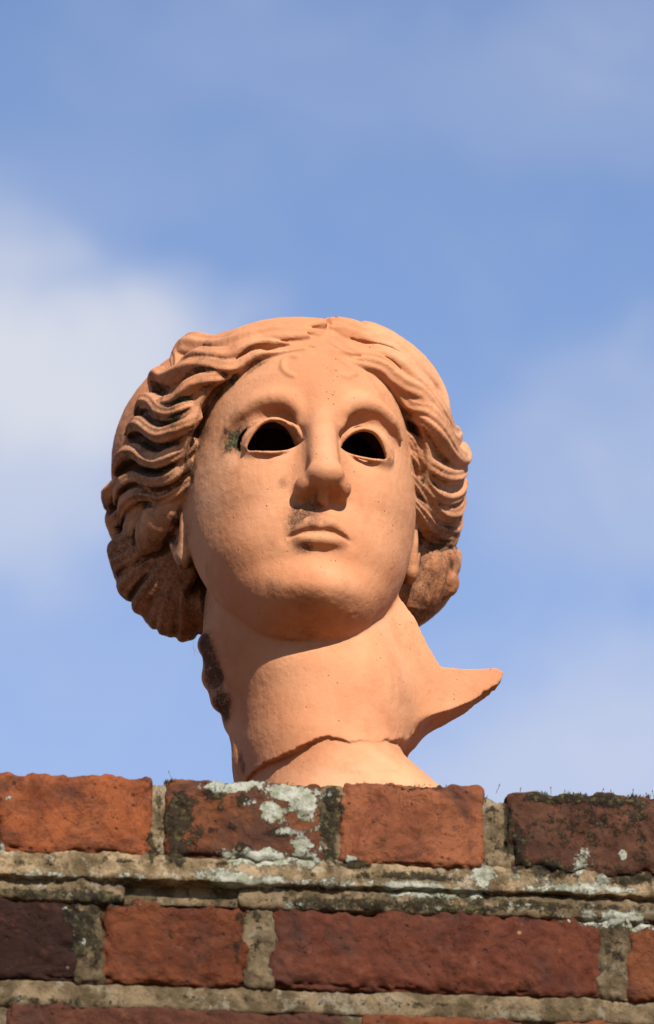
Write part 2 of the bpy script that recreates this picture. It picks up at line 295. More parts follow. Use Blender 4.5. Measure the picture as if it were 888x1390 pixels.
  [(0.1,0.62,0.78),(0.27,0.71,0.65),(0.39,0.71,0.59),(0.47,0.67,0.57),(0.57,0.63,0.53),(0.67,0.58,0.47),(0.77,0.51,0.39),(0.85,0.42,0.31)], [6.1, 9.8, 11.6, 11.6, 11.0, 8.5, 4.9], [4.9, 7.3, 7.9, 8.5, 8.5, 7.3, 6.1], 3, 1.1),
 ([(23.8,55.1,90.4),(39.1,47.7,91.7),(54.1,40,86.9),(66.6,34.6,78.5),(76.1,31.4,66.5),(81.2,30.8,54.6),(82.2,32.5,45.7)],
  [(0.3,0.62,0.72),(0.46,0.57,0.68),(0.58,0.51,0.64),(0.69,0.45,0.56),(0.8,0.42,0.43),(0.87,0.42,0.27),(0.9,0.43,0.12)], [7.3, 9.8, 11.0, 9.8, 6.1], [4.9, 7.3, 8.5, 8.5, 6.1], 3, 1.1),
 ([(7.8,70.7,77.3),(14.6,70.5,70.4),(27.7,69,67.3),(39.5,65.9,68.3),(49.3,61.4,66.2),(57.7,56.7,61.2),(65.7,52,56.1),(73.2,45,49.5),(80.6,33.5,45.1),(88.1,11,47),(98,-21.2,60.7)],
  [(0.14,0.88,0.46),(0.25,0.87,0.42),(0.33,0.85,0.4),(0.41,0.82,0.39),(0.5,0.78,0.37),(0.59,0.74,0.33),(0.69,0.68,0.26),(0.79,0.58,0.19),(0.88,0.45,0.15),(0.92,0.35,0.17),(0.91,0.33,0.25)], [2.4, 4.9, 6.7, 7.3, 7.3, 7.3, 7.3, 6.1], [2.4, 4.9, 6.1, 7.3, 7.3, 8.5, 8.5, 7.3], 2, 1.1),
 ([(7.6,77.7,62.9),(17.4,75.1,58.4),(29.4,72.7,58),(39,68.8,58.1),(47.3,64.3,54.8),(55.1,60.5,51.4),(63.6,56.2,48.3),(70.6,49.6,43.1),(77.9,38.3,37.6),(85.6,20.2,37.8),(93.2,-2.4,46.2),(99.4,-24.6,60.2)],
  [(0.14,0.91,0.4),(0.3,0.9,0.32),(0.38,0.91,0.17),(0.35,0.93,-0.11),(0.27,0.91,-0.32),(0.33,0.91,-0.27),(0.51,0.86,-0.07),(0.69,0.72,0.03),(0.83,0.55,0.03),(0.92,0.39,0.04),(0.94,0.32,0.12),(0.93,0.29,0.24)], [2.4, 4.9, 6.1, 6.7, 6.7, 6.1, 6.1, 4.9], [1.8, 3.7, 6.1, 7.3, 7.3, 8.5, 8.5, 7.3], 2, 1.1),
 ([(33,69,53.4),(42.7,63.2,53.1),(51.6,58.1,48.6),(59,53.8,43),(67.8,52.3,40.3),(75.2,45.3,35.3),(81.6,32.5,31.7),(89.1,13,32.4),(97.5,-8.8,38.6),(103.2,-28.1,52.1)],
  [(0.57,0.79,0.23),(0.53,0.84,-0.1),(0.32,0.8,-0.51),(0.16,0.75,-0.65),(0.38,0.82,-0.43),(0.69,0.71,-0.17),(0.86,0.5,-0.09),(0.93,0.36,-0.06),(0.96,0.29,0.02),(0.96,0.24,0.14)], [2.4, 4.3, 5.5, 6.1, 6.1, 6.7, 6.1, 4.9], [2.4, 4.9, 6.1, 7.3, 8.5, 9.8, 9.8, 7.3], 2, 1.1),
 ([(56.3,45.3,39.7),(64.5,47.8,36.8),(71.7,47.5,32.3),(77.4,40.1,27.8),(83.2,25.9,26.3),(90.7,6.5,29.6),(98.4,-11.7,37),(102.6,-22.7,47),(102.6,-27.1,54.7)],
  [(0.71,0.68,0.19),(0.32,0.86,-0.39),(0.36,0.81,-0.47),(0.69,0.66,-0.28),(0.87,0.46,-0.19),(0.93,0.35,-0.12),(0.94,0.33,-0.03),(0.95,0.31,0.07),(0.95,0.25,0.17)], [3.0, 4.9, 5.5, 6.1, 6.1, 4.9], [3.7, 7.3, 8.5, 9.8, 9.8, 7.3], 2, 1.1),
 ([(57.2,43.3,27.2),(66.1,35.5,24.1),(71.5,30.4,18.9),(79.1,21.7,16),(88,4.9,20.2),(97.3,-14,30.3),(103.4,-30.7,45.2)],
  [(0.89,0.45,0.04),(0.36,0.83,-0.42),(-0.02,0.7,-0.72),(0.54,0.51,-0.67),(0.87,0.36,-0.34),(0.95,0.29,-0.13),(0.98,0.21,0.05)], [3.7, 6.1, 7.3, 7.9, 6.7, 4.9], [3.7, 7.3, 9.8, 9.8, 7.3], 3, 1.1),
 ([(59.1,39.5,17.2),(67.6,28.1,13.8),(72.4,20.4,9.6),(79.1,10.3,7.4),(88.3,-5.3,11),(98,-21.4,21.2),(104.3,-35.7,35)],
  [(0.9,0.44,0.06),(0.7,0.66,-0.28),(0.44,0.54,-0.72),(0.62,0.35,-0.7),(0.84,0.3,-0.44),(0.94,0.25,-0.24),(0.99,0.14,-0.08)], [3.7, 5.5, 6.7, 7.3, 7.3, 6.1], [3.7, 7.3, 9.8, 9.8, 7.3], 3, 1.1),
 ([(61.6,34.7,3.5),(69.9,18.9,2.5),(77.6,3.1,1.3),(87.1,-12.5,3.7),(97.1,-27.3,12.8),(104.2,-40.6,26.1)],
  [(0.89,0.45,-0.01),(0.9,0.39,-0.19),(0.87,0.33,-0.36),(0.86,0.29,-0.42),(0.92,0.21,-0.34),(0.98,0.07,-0.19)], [3.7, 6.1, 6.7, 7.3, 7.3, 6.1], [3.7, 7.3, 9.8, 11.0, 7.3], 3, 1.1),
 ([(62.1,29.9,-9.3),(72.7,7.5,-7),(80.6,-11.8,-4.1),(89.6,-27.4,-0.5),(97.5,-38.7,5.2),(101.7,-43.9,14.1)],
  [(0.95,0.32,-0.02),(0.88,0.32,-0.34),(0.83,0.34,-0.43),(0.88,0.35,-0.33),(0.94,0.25,-0.21),(0.98,0.08,-0.17)], [4.2, 7.7, 9.8, 11.2, 11.2, 9.8], [3.5, 7.0, 9.3, 10.4, 8.1], 4, 1.1),
 ([(70.2,-7.1,-6.6),(79.4,-18.6,-9.4),(87.8,-30.2,-9.2),(97.1,-38.9,-6),(100.5,-43.6,-0.2),(100.9,-43.2,7.2)],
  [(0.71,0.29,-0.64),(0.76,0.51,-0.4),(0.79,0.6,-0.12),(0.85,0.52,0.07),(0.93,0.36,0.09),(0.98,0.2,-0)], [2.8, 4.2, 4.2, 4.2, 4.2], [3.5, 4.6, 5.8, 5.8, 4.6], 0, 1.1),
 ([(90.3,-35.4,-16.4),(97.5,-36.2,-17),(98.8,-39,-21.9),(97.6,-40.2,-27.6)],
  [(0.66,0.75,0.02),(0.73,0.69,-0.03),(0.77,0.63,-0.13),(0.77,0.58,-0.27)], [4.2, 5.6, 5.6, 4.2], [4.6, 7.0, 7.0, 4.6], 0, 1.1),
 ([(91.6,-38.4,-27.4),(98.5,-40.4,-29.4),(98.6,-43.5,-32.7),(95.6,-44.6,-36.7)],
  [(0.69,0.67,-0.27),(0.75,0.57,-0.34),(0.76,0.48,-0.43),(0.74,0.42,-0.52)], [4.2, 6.3, 6.3, 4.2], [4.6, 7.0, 7.0, 4.6], 0, 1.1),
 ([(84.1,-30.2,-15.2),(89.3,-30.7,-23.9),(89,-35.1,-33.8),(86.3,-40.3,-42.1),(82.9,-47.2,-50.3)],
  [(0.63,0.77,-0.08),(0.63,0.75,-0.22),(0.62,0.67,-0.41),(0.61,0.5,-0.62),(0.55,0.29,-0.78)], [7.0, 9.8, 9.8, 9.8, 7.0], [4.6, 7.0, 7.0, 7.0, 4.6], 3, 1.1),
 ([(79.3,-32.2,-35.4),(79.3,-33.4,-42.4),(77.4,-38.5,-48.4),(76.1,-44.3,-53.5)],
  [(0.51,0.75,-0.42),(0.5,0.65,-0.57),(0.49,0.51,-0.7),(0.46,0.35,-0.81)], [5.6, 8.4, 9.8, 7.0], [3.5, 5.8, 5.8, 4.6], 2, 1.1),
 ([(97.2,-48.4,-2.6),(102.9,-46.6,-11.3),(101.4,-43.9,-21.9)],
  [(0.91,0.28,0.3),(0.91,0.39,0.12),(0.86,0.49,-0.12)], [7.0, 9.8, 7.0], [4.6, 5.8, 4.6], 2, 1.1),
 ([(3.2,71.2,76.3),(-6.5,72,74.3),(-16.6,70.3,73.5),(-27.8,67.4,73.6),(-38,63.7,71.2)],
  [(0.06,0.89,0.45),(-0.11,0.89,0.44),(-0.25,0.87,0.44),(-0.33,0.83,0.45),(-0.38,0.8,0.46)], [3.7, 6.1, 7.3, 6.1, 4.9], [3.7, 5.5, 6.1, 6.1, 4.9], 2, 1.1),
 ([(8.1,67.7,81.4),(17.2,66.6,80.9),(27.7,62.3,78.8),(38.4,57.5,80.1),(48.5,51,80.1)],
  [(0.14,0.83,0.55),(0.27,0.81,0.52),(0.36,0.77,0.53),(0.42,0.71,0.56),(0.49,0.64,0.59)], [3.7, 6.1, 7.3, 6.1, 4.9], [3.7, 5.5, 6.1, 6.1, 4.9], 2, 1.1),
 ([(7.7,73.3,70.6),(15.1,74.1,65),(24.8,72.3,61.7),(35.5,69.8,61.7),(44.1,66.3,59.6),(51.4,62.8,55.5)],
  [(0.14,0.89,0.43),(0.27,0.88,0.39),(0.35,0.88,0.31),(0.39,0.9,0.2),(0.4,0.91,0.08),(0.41,0.91,-0.01)], [2.4, 4.9, 5.5, 5.5, 4.9, 3.7], [3.0, 4.9, 5.5, 6.1, 6.1, 4.9], 2, 1.1),
]
RELIEF = [
 ([(-12.6,80.1,56),(-17.7,78.4,56.4),(-20.8,78.2,53.3),(-21.4,79.7,48.1),(-19,81.5,43.9),(-15.6,83,41.5)], 1.4, -1.6),
 ([(11.5,80.1,56.7),(16.9,79.7,53.4),(21,79.1,50.6),(22.8,79.3,47.2)], 1.3, -1.1),
 ([(12.8,83.4,44.4),(17.4,82.3,43.3),(21.3,80.1,46.6)], 1.3, -0.8),
]
FURROWS = [
 ([(10.6,62.2,90.6),(19.8,64.1,79.3),(30.6,63.9,74.2),(40.1,61.3,73.8),(47.7,58.5,72.8),(54,55.9,68.5),(58.3,51.7,64),(67.4,46.1,63.4)],
  [(0.12,0.62,0.77),(0.26,0.75,0.61),(0.34,0.79,0.51),(0.4,0.77,0.49),(0.47,0.74,0.47),(0.55,0.71,0.44),(0.63,0.67,0.4),(0.71,0.6,0.37)], 1.7, 2.99),
 ([(9.7,74.1,71.6),(18.5,72.7,64.5),(27.7,70.9,63.1),(39,67.8,63),(46.8,63.7,62.1),(54.3,59.1,60),(61.4,54.4,58.8)],
  [(0.17,0.89,0.42),(0.29,0.88,0.39),(0.37,0.87,0.33),(0.42,0.87,0.28),(0.48,0.84,0.26),(0.55,0.78,0.28),(0.63,0.71,0.3)], 1.7, 3.45),
 ([(34.2,69.4,56.4),(43.1,64.3,55.6),(49.4,58.8,52.8),(54.2,54.1,47),(61.4,53.7,43.8),(66.9,52.9,38.6)],
  [(0.51,0.84,0.17),(0.43,0.83,-0.36),(0.25,0.66,-0.7),(0.09,0.61,-0.79),(0.08,0.77,-0.63),(0.36,0.91,-0.19)], 1.8, 1.84),
 ([(33.2,51.4,92.7),(42.9,44.2,91.1),(52.2,40.2,87.2),(61.8,39.1,79)],
  [(0.44,0.61,0.66),(0.5,0.55,0.67),(0.56,0.51,0.65),(0.64,0.5,0.59)], 1.3, 1.8),
 ([(-37.1,59.4,78.4),(-27,64.4,75.7),(-19.1,69.2,75.8)],
  [(-0.37,0.74,0.56),(-0.36,0.8,0.48),(-0.34,0.84,0.42)], 1.6, 3.3),
 ([(-62.1,41.4,76.6),(-53.5,51.7,68.6),(-48.3,57.2,67.2),(-44.1,59,73.6),(-38.6,57.7,79.7)],
  [(-0.64,0.53,0.56),(-0.57,0.66,0.48),(-0.51,0.73,0.46),(-0.44,0.74,0.5),(-0.38,0.72,0.58)], 1.7, 3.9),
 ([(-57.8,58.2,57.1),(-48,62,56.4),(-43.1,65.5,60.5),(-39,67.8,64.1),(-33,69.8,64.5),(-26.2,71.9,62.5),(-17.2,74.7,63.3),(-6.8,77,66.3)],
  [(-0.57,0.78,0.25),(-0.41,0.91,-0.05),(-0.36,0.93,-0.02),(-0.38,0.91,0.17),(-0.37,0.88,0.29),(-0.34,0.87,0.34),(-0.26,0.88,0.39),(-0.12,0.9,0.43)], 1.8, 3.91),
 ([(6.7,61.5,92.7),(6.2,68,82.3),(4.8,73.9,73.3)],
  [(0.07,0.62,0.78),(0.09,0.79,0.61),(0.08,0.9,0.43)], 2.5, 2.4),
 ([(-0,67.2,85.3),(-18.7,63,84.5),(-35.7,55.9,82.8),(-50.8,44.2,82),(-61.6,29.8,85.5)],
  [(-0,0.81,0.59),(-0.22,0.77,0.59),(-0.39,0.69,0.61),(-0.52,0.55,0.66),(-0.63,0.37,0.68)], 1.8, 2.55),
 ([(-0.2,74.5,72.6),(-13.2,71.6,73.1),(-25.2,67.7,73.1)],
  [(-0,0.9,0.43),(-0.2,0.88,0.43),(-0.36,0.83,0.42)], 1.6, 2.1),
 ([(1.2,71.5,78.7),(-15,68.6,78.4),(-32.4,64.5,75.7),(-45.2,60.5,70.3)],
  [(0.02,0.88,0.48),(-0.19,0.85,0.49),(-0.34,0.81,0.48),(-0.45,0.77,0.45)], 1.6, 2.25),
 ([(16.3,59.5,92.8),(34.4,47.4,94.1),(50.1,39.7,90.7),(63.2,35.2,82.3),(72.9,31.4,72.3)],
  [(0.18,0.62,0.77),(0.33,0.54,0.77),(0.49,0.48,0.73),(0.64,0.44,0.63),(0.77,0.4,0.51)], 1.8, 2.55),
 ([(19.6,59.4,92.1),(42,46.7,91.8),(58.3,38.3,86.3),(72.1,32.1,74.8),(81.3,26.2,60.7)],
  [(0.23,0.62,0.75),(0.41,0.56,0.72),(0.59,0.48,0.65),(0.75,0.41,0.52),(0.88,0.33,0.34)], 1.8, 1.84),
 ([(2.1,65.2,87.9),(-12,63.1,87.4),(-27.1,58.5,86.1),(-39.8,52.4,84.7)],
  [(0.03,0.8,0.59),(-0.19,0.8,0.58),(-0.34,0.74,0.58),(-0.39,0.65,0.65)], 1.3, 1.6),
 ([(-5,76.6,67.7),(-15.7,73.7,67.9),(-25.5,70.1,67.9)],
  [(-0.09,0.9,0.43),(-0.24,0.87,0.43),(-0.35,0.84,0.41)], 1.2, 1.6),
 ([(-47.2,51.4,80.7),(-54.1,41.7,83),(-58.2,23.9,89.7),(-65.6,-4.9,101.6)],
  [(-0.47,0.65,0.6),(-0.53,0.52,0.66),(-0.55,0.46,0.7),(-0.52,0.49,0.7)], 1.4, 1.8),
 ([(-51.6,58.3,66.9),(-59.1,46.7,71.2),(-67.3,32.3,77.8),(-72.3,14.1,82.5)],
  [(-0.52,0.75,0.41),(-0.62,0.61,0.5),(-0.68,0.47,0.56),(-0.71,0.37,0.6)], 1.3, 1.6),
 ([(13.4,61.7,90.6),(25.1,56.3,89.2),(37.5,49.4,89.6),(48.6,42.2,89.3),(59.5,36.4,84.4)],
  [(0.16,0.63,0.76),(0.33,0.64,0.69),(0.44,0.6,0.66),(0.52,0.53,0.67),(0.6,0.45,0.66)], 1.3, 2.2),
 ([(13,67.4,82.6),(21.7,66.4,75.3),(32.8,64.2,72.3),(43.3,60.8,72.8),(52.3,55.6,70.5)],
  [(0.21,0.81,0.54),(0.31,0.82,0.48),(0.38,0.8,0.47),(0.44,0.76,0.47),(0.53,0.71,0.46)], 1.2, 1.8),
 ([(42.6,40.4,95.7),(54.8,38.7,88.9),(66.2,35.5,80),(75.9,30.6,69.4)],
  [(0.41,0.48,0.78),(0.55,0.46,0.7),(0.68,0.43,0.59),(0.8,0.39,0.46)], 1.4, 2),
 ([(17.3,77.5,59.5),(30.7,72,60.3),(41.3,67.4,59.4),(51,63,55.3)],
  [(0.31,0.89,0.33),(0.35,0.91,0.2),(0.37,0.93,0.05),(0.38,0.92,-0.07)], 1.2, 1.6),
]
MOSS_FACE = [
 (-46.2, 61.3, 6.7, 8.74575, 0.6048),
 (-50.2, 58.1, 4, 8.073, 0.36288),
 (-9.4, 80.5, 1.1, 2.4219, 0.54432),
 (-41.5, 52.4, 15.2, 4.0365, 0.42336),
]
MOSS_HAIR = [
 (-81.2, 41.3, 29, 8.75, 1.2),
 (-79.9, 47.5, 39.5, 7.5, 1.08),
 (-84.2, 26, 18.4, 8.75, 1.2),
 (-53.1, 63.6, 49.3, 7.5, 1.08),
 (-67.4, 61, 48.1, 6.25, 0.72),
 (78.9, 23, 5.2, 8.75, 1.2),
 (81.8, 10.9, -1.9, 10, 1.2),
 (69.4, 45.4, 25.6, 6.25, 0.48),
 (-104.5, -17.8, 3.5, 5, 0.72),
 (-105.1, -52.8, -0.3, 7.5, 0.84),
 (-91.2, 2.9, 10.6, 6.25, 0.6),
 (-77.3, 51.7, 41, 7.5, 0.96),
]
HAIR_DIRT_SHADE = [  # grime, also darkening the locks that lie in shade
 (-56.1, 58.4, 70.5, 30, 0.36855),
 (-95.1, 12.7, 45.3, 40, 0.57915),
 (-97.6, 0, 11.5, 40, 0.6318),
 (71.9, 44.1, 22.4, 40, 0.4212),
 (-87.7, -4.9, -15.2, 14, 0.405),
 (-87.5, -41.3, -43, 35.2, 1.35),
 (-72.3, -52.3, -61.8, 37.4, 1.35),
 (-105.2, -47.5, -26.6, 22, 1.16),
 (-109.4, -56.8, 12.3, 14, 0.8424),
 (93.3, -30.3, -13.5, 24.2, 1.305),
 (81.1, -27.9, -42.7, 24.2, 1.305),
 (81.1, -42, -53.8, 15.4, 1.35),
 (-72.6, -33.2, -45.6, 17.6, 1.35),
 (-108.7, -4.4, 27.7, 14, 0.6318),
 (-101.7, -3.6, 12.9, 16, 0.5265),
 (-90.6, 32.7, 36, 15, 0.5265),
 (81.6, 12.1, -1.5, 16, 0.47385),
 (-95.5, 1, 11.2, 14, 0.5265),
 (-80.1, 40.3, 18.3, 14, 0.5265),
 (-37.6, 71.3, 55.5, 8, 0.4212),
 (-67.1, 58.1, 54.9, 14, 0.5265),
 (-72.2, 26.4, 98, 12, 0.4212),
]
DIRT_FACE = [
 (-13.8, 84.6, -52.2, 7.245, 0.379142),
 (-5.3, 86, -48.4, 6.67, 0.434),
 (4.7, 86.5, -50.9, 5.29, 0.29946),
 (-16.6, 82.2, -45.5, 5.98, 0.25389),
 (-10.4, 85.3, -72.3, 4.6, 0.465),
 (-20.6, 79.5, -27.8, 4, 0.496),
 (-34.1, 68, -90.9, 10.3, 0.23625),
 (-18.4, 81.3, -100.4, 10.3, 0.2961),
 (-1.7, 85.6, -104.1, 10.3, 0.315),
 (16, 84.1, -99.4, 9.2, 0.23625),
 (36.3, 66.3, -87.3, 6.9, 0.1386),
 (-52.6, 41.5, -72.7, 8, 0.1848),
 (0.7, 69.5, -112.4, 13.8, 0.2772),
 (-15.8, 62.7, -112.9, 11.5, 0.23625),
 (22.7, 69.1, -106.1, 10.3, 0.1953),
 (21.2, 80.7, 19.8, 3.4, 0.496),
 (-33, 71.9, 17.2, 6.9, 0.352),
 (-40.6, 66, 13.6, 4.6, 0.496),
 (4.2, 98.8, -38.4, 3.4, 0.4),
 (-8, 54.5, -118.3, 13.8, 0.23625),
 (-27.5, 53, -109.5, 11.5, 0.1764),
 (15.8, 56.5, -115.7, 10.3, 0.1953),
 (-14.7, 84.9, -55.3, 4.6, 0.406224),
 (-9.6, 85.6, -50.5, 5.175, 0.406224),
 (-0.8, 85.7, -46.1, 4.6, 0.434),
 (-6.9, 84.9, -45.2, 6.9, 0.3472),
 (-11.3, 91.2, -59.4, 4.6, 0.406224),
 (-4.7, 93.9, -57.8, 4.6, 0.5425),
 (2.3, 94.1, -58.8, 4.6, 0.4774),
 (8.8, 91.8, -60.7, 4.025, 0.3906),
 (-16.2, 86.1, -60.7, 4.025, 0.372372),
 (-13, 85, -53.3, 5.75, 0.406224),
 (-14.5, 83.8, -72.4, 3, 0.31),
 (-7, 86.3, -72.5, 3.5, 0.558),
 (-50.2, 58.3, 6.9, 8, 0.68),
 (-55.7, 52.1, 10.4, 7, 0.48),
 (-44.7, 63.1, 9.9, 5, 0.64),
 (-51.2, 31.1, -80, 7, 0.21),
 (-26.4, 76.1, -95.8, 7, 0.294),
 (-66.6, -27.5, -42.8, 8, 0.21),
 (-57.3, -3.2, -95.7, 5.525, 1.045),
 (-54.9, -0.9, -101.8, 5.525, 1.045),
 (-54.7, -2.7, -106.3, 5.525, 1.045),
 (-52, -2.7, -111.4, 5.525, 1.045),
 (-51.9, -3.6, -116.3, 5.525, 1.045),
 (-49.2, -4.2, -121.2, 5.525, 1.045),
 (-49.2, -4, -126.5, 5.525, 1.045),
 (-46.7, -2.4, -132.2, 5.525, 1.045),
 (-46.5, -4.4, -136.6, 5.525, 1.045),
 (-43.6, -6.2, -141, 5.525, 1.045),
 (-33.6, 3.8, -179.9, 4.25, 0.76),
 (-34.8, 2.7, -173.8, 4.25, 0.665),
 (76.4, 16.4, -92.6, 4.25, 0.38),
]
COBWEB = [[(-66.4,-5,-95.5),(-63.3,-5,-101.1),(-59.7,-5,-104.2)], [(-49.3,-5,-121.8),(-48.2,-5,-136),(-47.2,-5,-150.2),(-47.1,-5,-158.3)], [(-39.6,-5,-165.4),(-37.3,-5,-173.3),(-35.9,-5,-181.2)], [(-63.3,-5,-95.3),(-61.3,-5,-113),(-55,-5,-129.3)]]
# ================================================================ the terracotta bust
def cat(P, m=6):
    """smooth curve through points"""
    P = np.array(P, float)
    if len(P) < 3: return P
    Q = np.vstack([2*P[0]-P[1], P, 2*P[-1]-P[-2]]); o = []
    for i in range(1, len(Q)-2):
        a, b, c, e = Q[i-1:i+3]
        for t in np.arange(m)/m: o.append(.5*((2*b)+(-a+c)*t+(2*a-5*b+4*c-e)*t*t+(-a+3*b-3*c+e)*t**3))
    o.append(P[-1]); return np.array(o)
def mir(p): return [(-a, b, c) for a, b, c in p]
def slices(vol, W, CX, FM, FF, FB, n, zlo, zhi, xr=95):
    """body given by horizontal sections: half width, centre, widest depth, front and back"""
    sl, x, y, z = vol.win((-xr-20, -140, zlo), (xr+60, 140, zhi)); zz = z.ravel()
    w, cx, fm, ff, fb = (t(zz)[None, None, :] for t in (W, CX, FM, FF, FB))
    h = np.where(y > fm, np.maximum(ff-fm, 1.5), np.maximum(fm-fb, 1.5)); w = np.maximum(w, 1.5)
    q = ((np.abs(x-cx)/w)**n+(np.abs(y-fm)/h)**n)**(1/n)
    g = (q-1)*w
    gx, gy, gz = np.gradient(g, vol.h)
    m = np.clip(np.sqrt(gx*gx+gy*gy+gz*gz), 0.5, 8.0)
    return sl, (g/m).astype(F4)
def poly_prism(vol, pts, fa, fb, pad=10, axis_round=0.0):
    """outline in x,z run from depth fa to fb (mm)"""
    P = np.array(pts, float)
    F0, F1 = (fa if callable(fa) else (lambda q, v=fa: q*0+v)), (fb if callable(fb) else (lambda q, v=fb: q*0+v))
    tx = np.linspace(P[:, 0].min(), P[:, 0].max(), 20)
    sl, x, y, z = vol.win((P[:, 0].min()-pad, F0(tx).min()-pad, P[:, 1].min()-pad), (P[:, 0].max()+pad, F1(tx).max()+pad, P[:, 1].max()+pad))
    fa, fb = F0(x), F1(x)
    X, Z = np.broadcast_arrays(x[:, 0, :], z[:, 0, :]); d = np.full(X.shape, 1e9); s = np.ones(X.shape)
    for i in range(len(P)):
        a, b = P[i], P[i-1]; e = b-a; wx, wz = X-a[0], Z-a[1]
        t = np.clip((wx*e[0]+wz*e[1])/(e@e), 0, 1); d = np.minimum(d, (wx-e[0]*t)**2+(wz-e[1]*t)**2)
        c1, c2, c3 = Z >= a[1], Z < b[1], e[0]*wz > e[1]*wx
        s = np.where((c1 & c2 & c3) | (~c1 & ~c2 & ~c3), -s, s)
    d2 = (s*np.sqrt(d)).astype(F4)[:, None, :]
    dy = np.abs(y-(fa+fb)/2)-(fb-fa)/2
    return sl, (np.minimum(np.maximum(d2, dy), 0)+np.sqrt(np.maximum(d2, 0)**2+np.maximum(dy, 0)**2)).astype(F4)
def both(fn):
    for s in (-1, 1): fn(s)
def sculpt():
    vol = Vol((-128, -136, -262), (132, 120, 148), VOX)
    # ---- face
    W = table([(80, 58), (60, 65), (36, 70), (10, 71.5), (-2, 71), (-24, 69.5), (-45, 65.5), (-60, 61), (-73, 55.5), (-86, 48), (-99, 38), (-110, 30), (-118, 24), (-126, 20)], 3)
    Z0 = table([(0, 0)], 0)
    FM = table([(0, 0), (-40, 6), (-73, 18), (-99, 38), (-112, 50), (-122, 60)], 4)
    FF = table([(95, 60), (80, 71), (62, 79), (45, 84), (28, 86), (12, 82.5), (-5, 81), (-40, 82.5), (-55, 85.5), (-66, 86), (-78, 84), (-90, 87.5), (-98, 89.5), (-106, 88), (-114, 84), (-120, 76), (-125, 68)], 2.2)
    FB = table([(0, -60), (-40, -50), (-73, -14), (-99, 12), (-112, 28), (-122, 50)], 4)
    A = vol.new(); sl, d = slices(vol, W, Z0, FM, FF, FB, 2.03, -134, 92)
    x, y, z = vol.win((-115, -140, -134), (155, 140, 92))[1:]
    d = smax(d, (-104.5-(88-y)*0.42+(x/34)**2*5.0-z).astype(F4), 16); vol.add(A, (sl, d))
    # broad forms
    def sideforms(s):
        vol.brush(A, (s*38, 66, -24), (20, 22, 20), 3.2)      # cheek
        vol.brush(A, (s*40, 58, -66), (16, 24, 16), 1.5)      # side of the mouth
        vol.brush(A, (s*62, 30, 28), (16, 20, 18), -1.5)      # temple
        # eye socket
        vol.brush(A, (s*31+1.4, 84, 6), (17, 14, 12), -6)
        vol.brush(A, (s*15+1.4, 84, 4), (7.5, 12, 12), -4.0)
        vol.brush(A, (s*47+1.4, 70, 4), (9, 12, 9), -2.0)
        # brow edge
        vol.cut(A, vol.ell((s*28+1.4, 88, 14.5), (18.5, 17, 10)), 4)
        vol.cut(A, vol.ell((s*15.5+1.4, 87.5, 9), (7.5, 16, 12)), 4)
        vol.add(A, vol.tube(cat([(s*11+1.4, 80, 12), (s*13.5+1.4, 81.5, 20), (s*22+1.4, 80, 27), (s*34+1.4, 75.5, 28), (s*45+1.4, 68, 23), (s*52+1.4, 59, 16)]), [3.5, 4.2, 4.6, 4.6, 3.6, 1]), 5.5)
        vol.add(A, vol.ell((s*29+1.4, 61.5, 2.5), (18, 17.5, 17)), 2.5)   # ball under the lids
    both(sideforms)
    vol.brush(A, (0, 90, -97), (22, 16, 14), 3.0)             # chin
    vol.brush(A, (0, 88, -80), (18, 10, 7), -0.2)            # under the lower lip
    vol.brush(A, (0, 86, -62), (24, 14, 14), 2.2)              # mouth mound
    vol.brush(A, (0, 84, 50), (34, 14, 20), 1.0)
    # ---- nose
    NX = 1.3
    vol.add(A, vol.ell((NX, 74, -18), (14.5, 18, 26)), 9)
    vol.add(A, vol.tube(cat([(1, 74, 34), (NX, 79.5, 18), (NX, 86.3, 2), (NX, 93.2, -16), (NX, 98.5, -28)]), [11.5, 10, 8.6, 8.6, 9.0]), 6)
    vol.add(A, vol.ell((NX, 98, -30), (11.5, 10.5, 7.6)), 4)
    def nose(s):
        vol.add(A, vol.ell((s*10.5+NX, 89, -34.3), (6.4, 9.5, 6.6)), 4.5)
        vol.groove(A, cat([(s*12+NX, 99, -25), (s*16.5+NX, 92, -25.5), (s*19+NX, 84, -30), (s*18.5+NX, 81, -38)]), [2.4], 1.0)
        vol.cut(A, vol.ell((s*7.0+NX, 93.5, -42), (3.6, 6.5, 4.4)), 2.5)
    both(nose)
    vol.add(A, vol.tube(cat([(NX, 100, -34), (NX, 94.5, -37.7), (NX, 88, -41.3)]), [3.0, 2.8, 3.2]), 3)
    vol.brush(A, (0, 85, -48), (16, 10, 6), 1.2)
    vol.groove(A, [(0, 87, -45), (0, 89.5, -54)], [2.4], 0.9)
    # ---- mouth
    vol.add(A, vol.tube(cat([(-17.5, 82.8, -64.5), (-11.5, 86.9, -60.2), (-5.5, 89.8, -57.9), (0, 90.1, -58.9), (5.5, 89.8, -57.9), (11.5, 86.9, -60.2), (17.5, 82.8, -64.5)]), [1.4, 3.5, 4.1, 3.9, 4.1, 3.5, 1.4]), 2.8)
    vol.add(A, vol.tube(cat([(-16, 81.8, -65.6), (-10.5, 86.2, -66.9), (-4.5, 88.7, -67.7), (0, 89.0, -67.8), (4.5, 88.7, -67.7), (10.5, 86.2, -66.9), (16, 81.8, -65.6)]), [1.5, 3.1, 3.6, 3.6, 3.6, 3.1, 1.5]), 4.5)
    vol.cut(A, vol.tube(cat([(-18.2, 84.2, -65.0), (-12, 88.8, -64.0), (-5, 92.2, -63.4), (0, 92.9, -64.4), (5, 92.2, -63.4), (12, 88.8, -64.0), (18.2, 84.2, -65.0)]), [0.9, 1.5, 2.0, 2.0, 2.0, 1.5, 0.9]), 0.9)
    both(lambda s: vol.brush(A, (s*19.5, 84, -65.5), (4, 6, 4), -1.3))
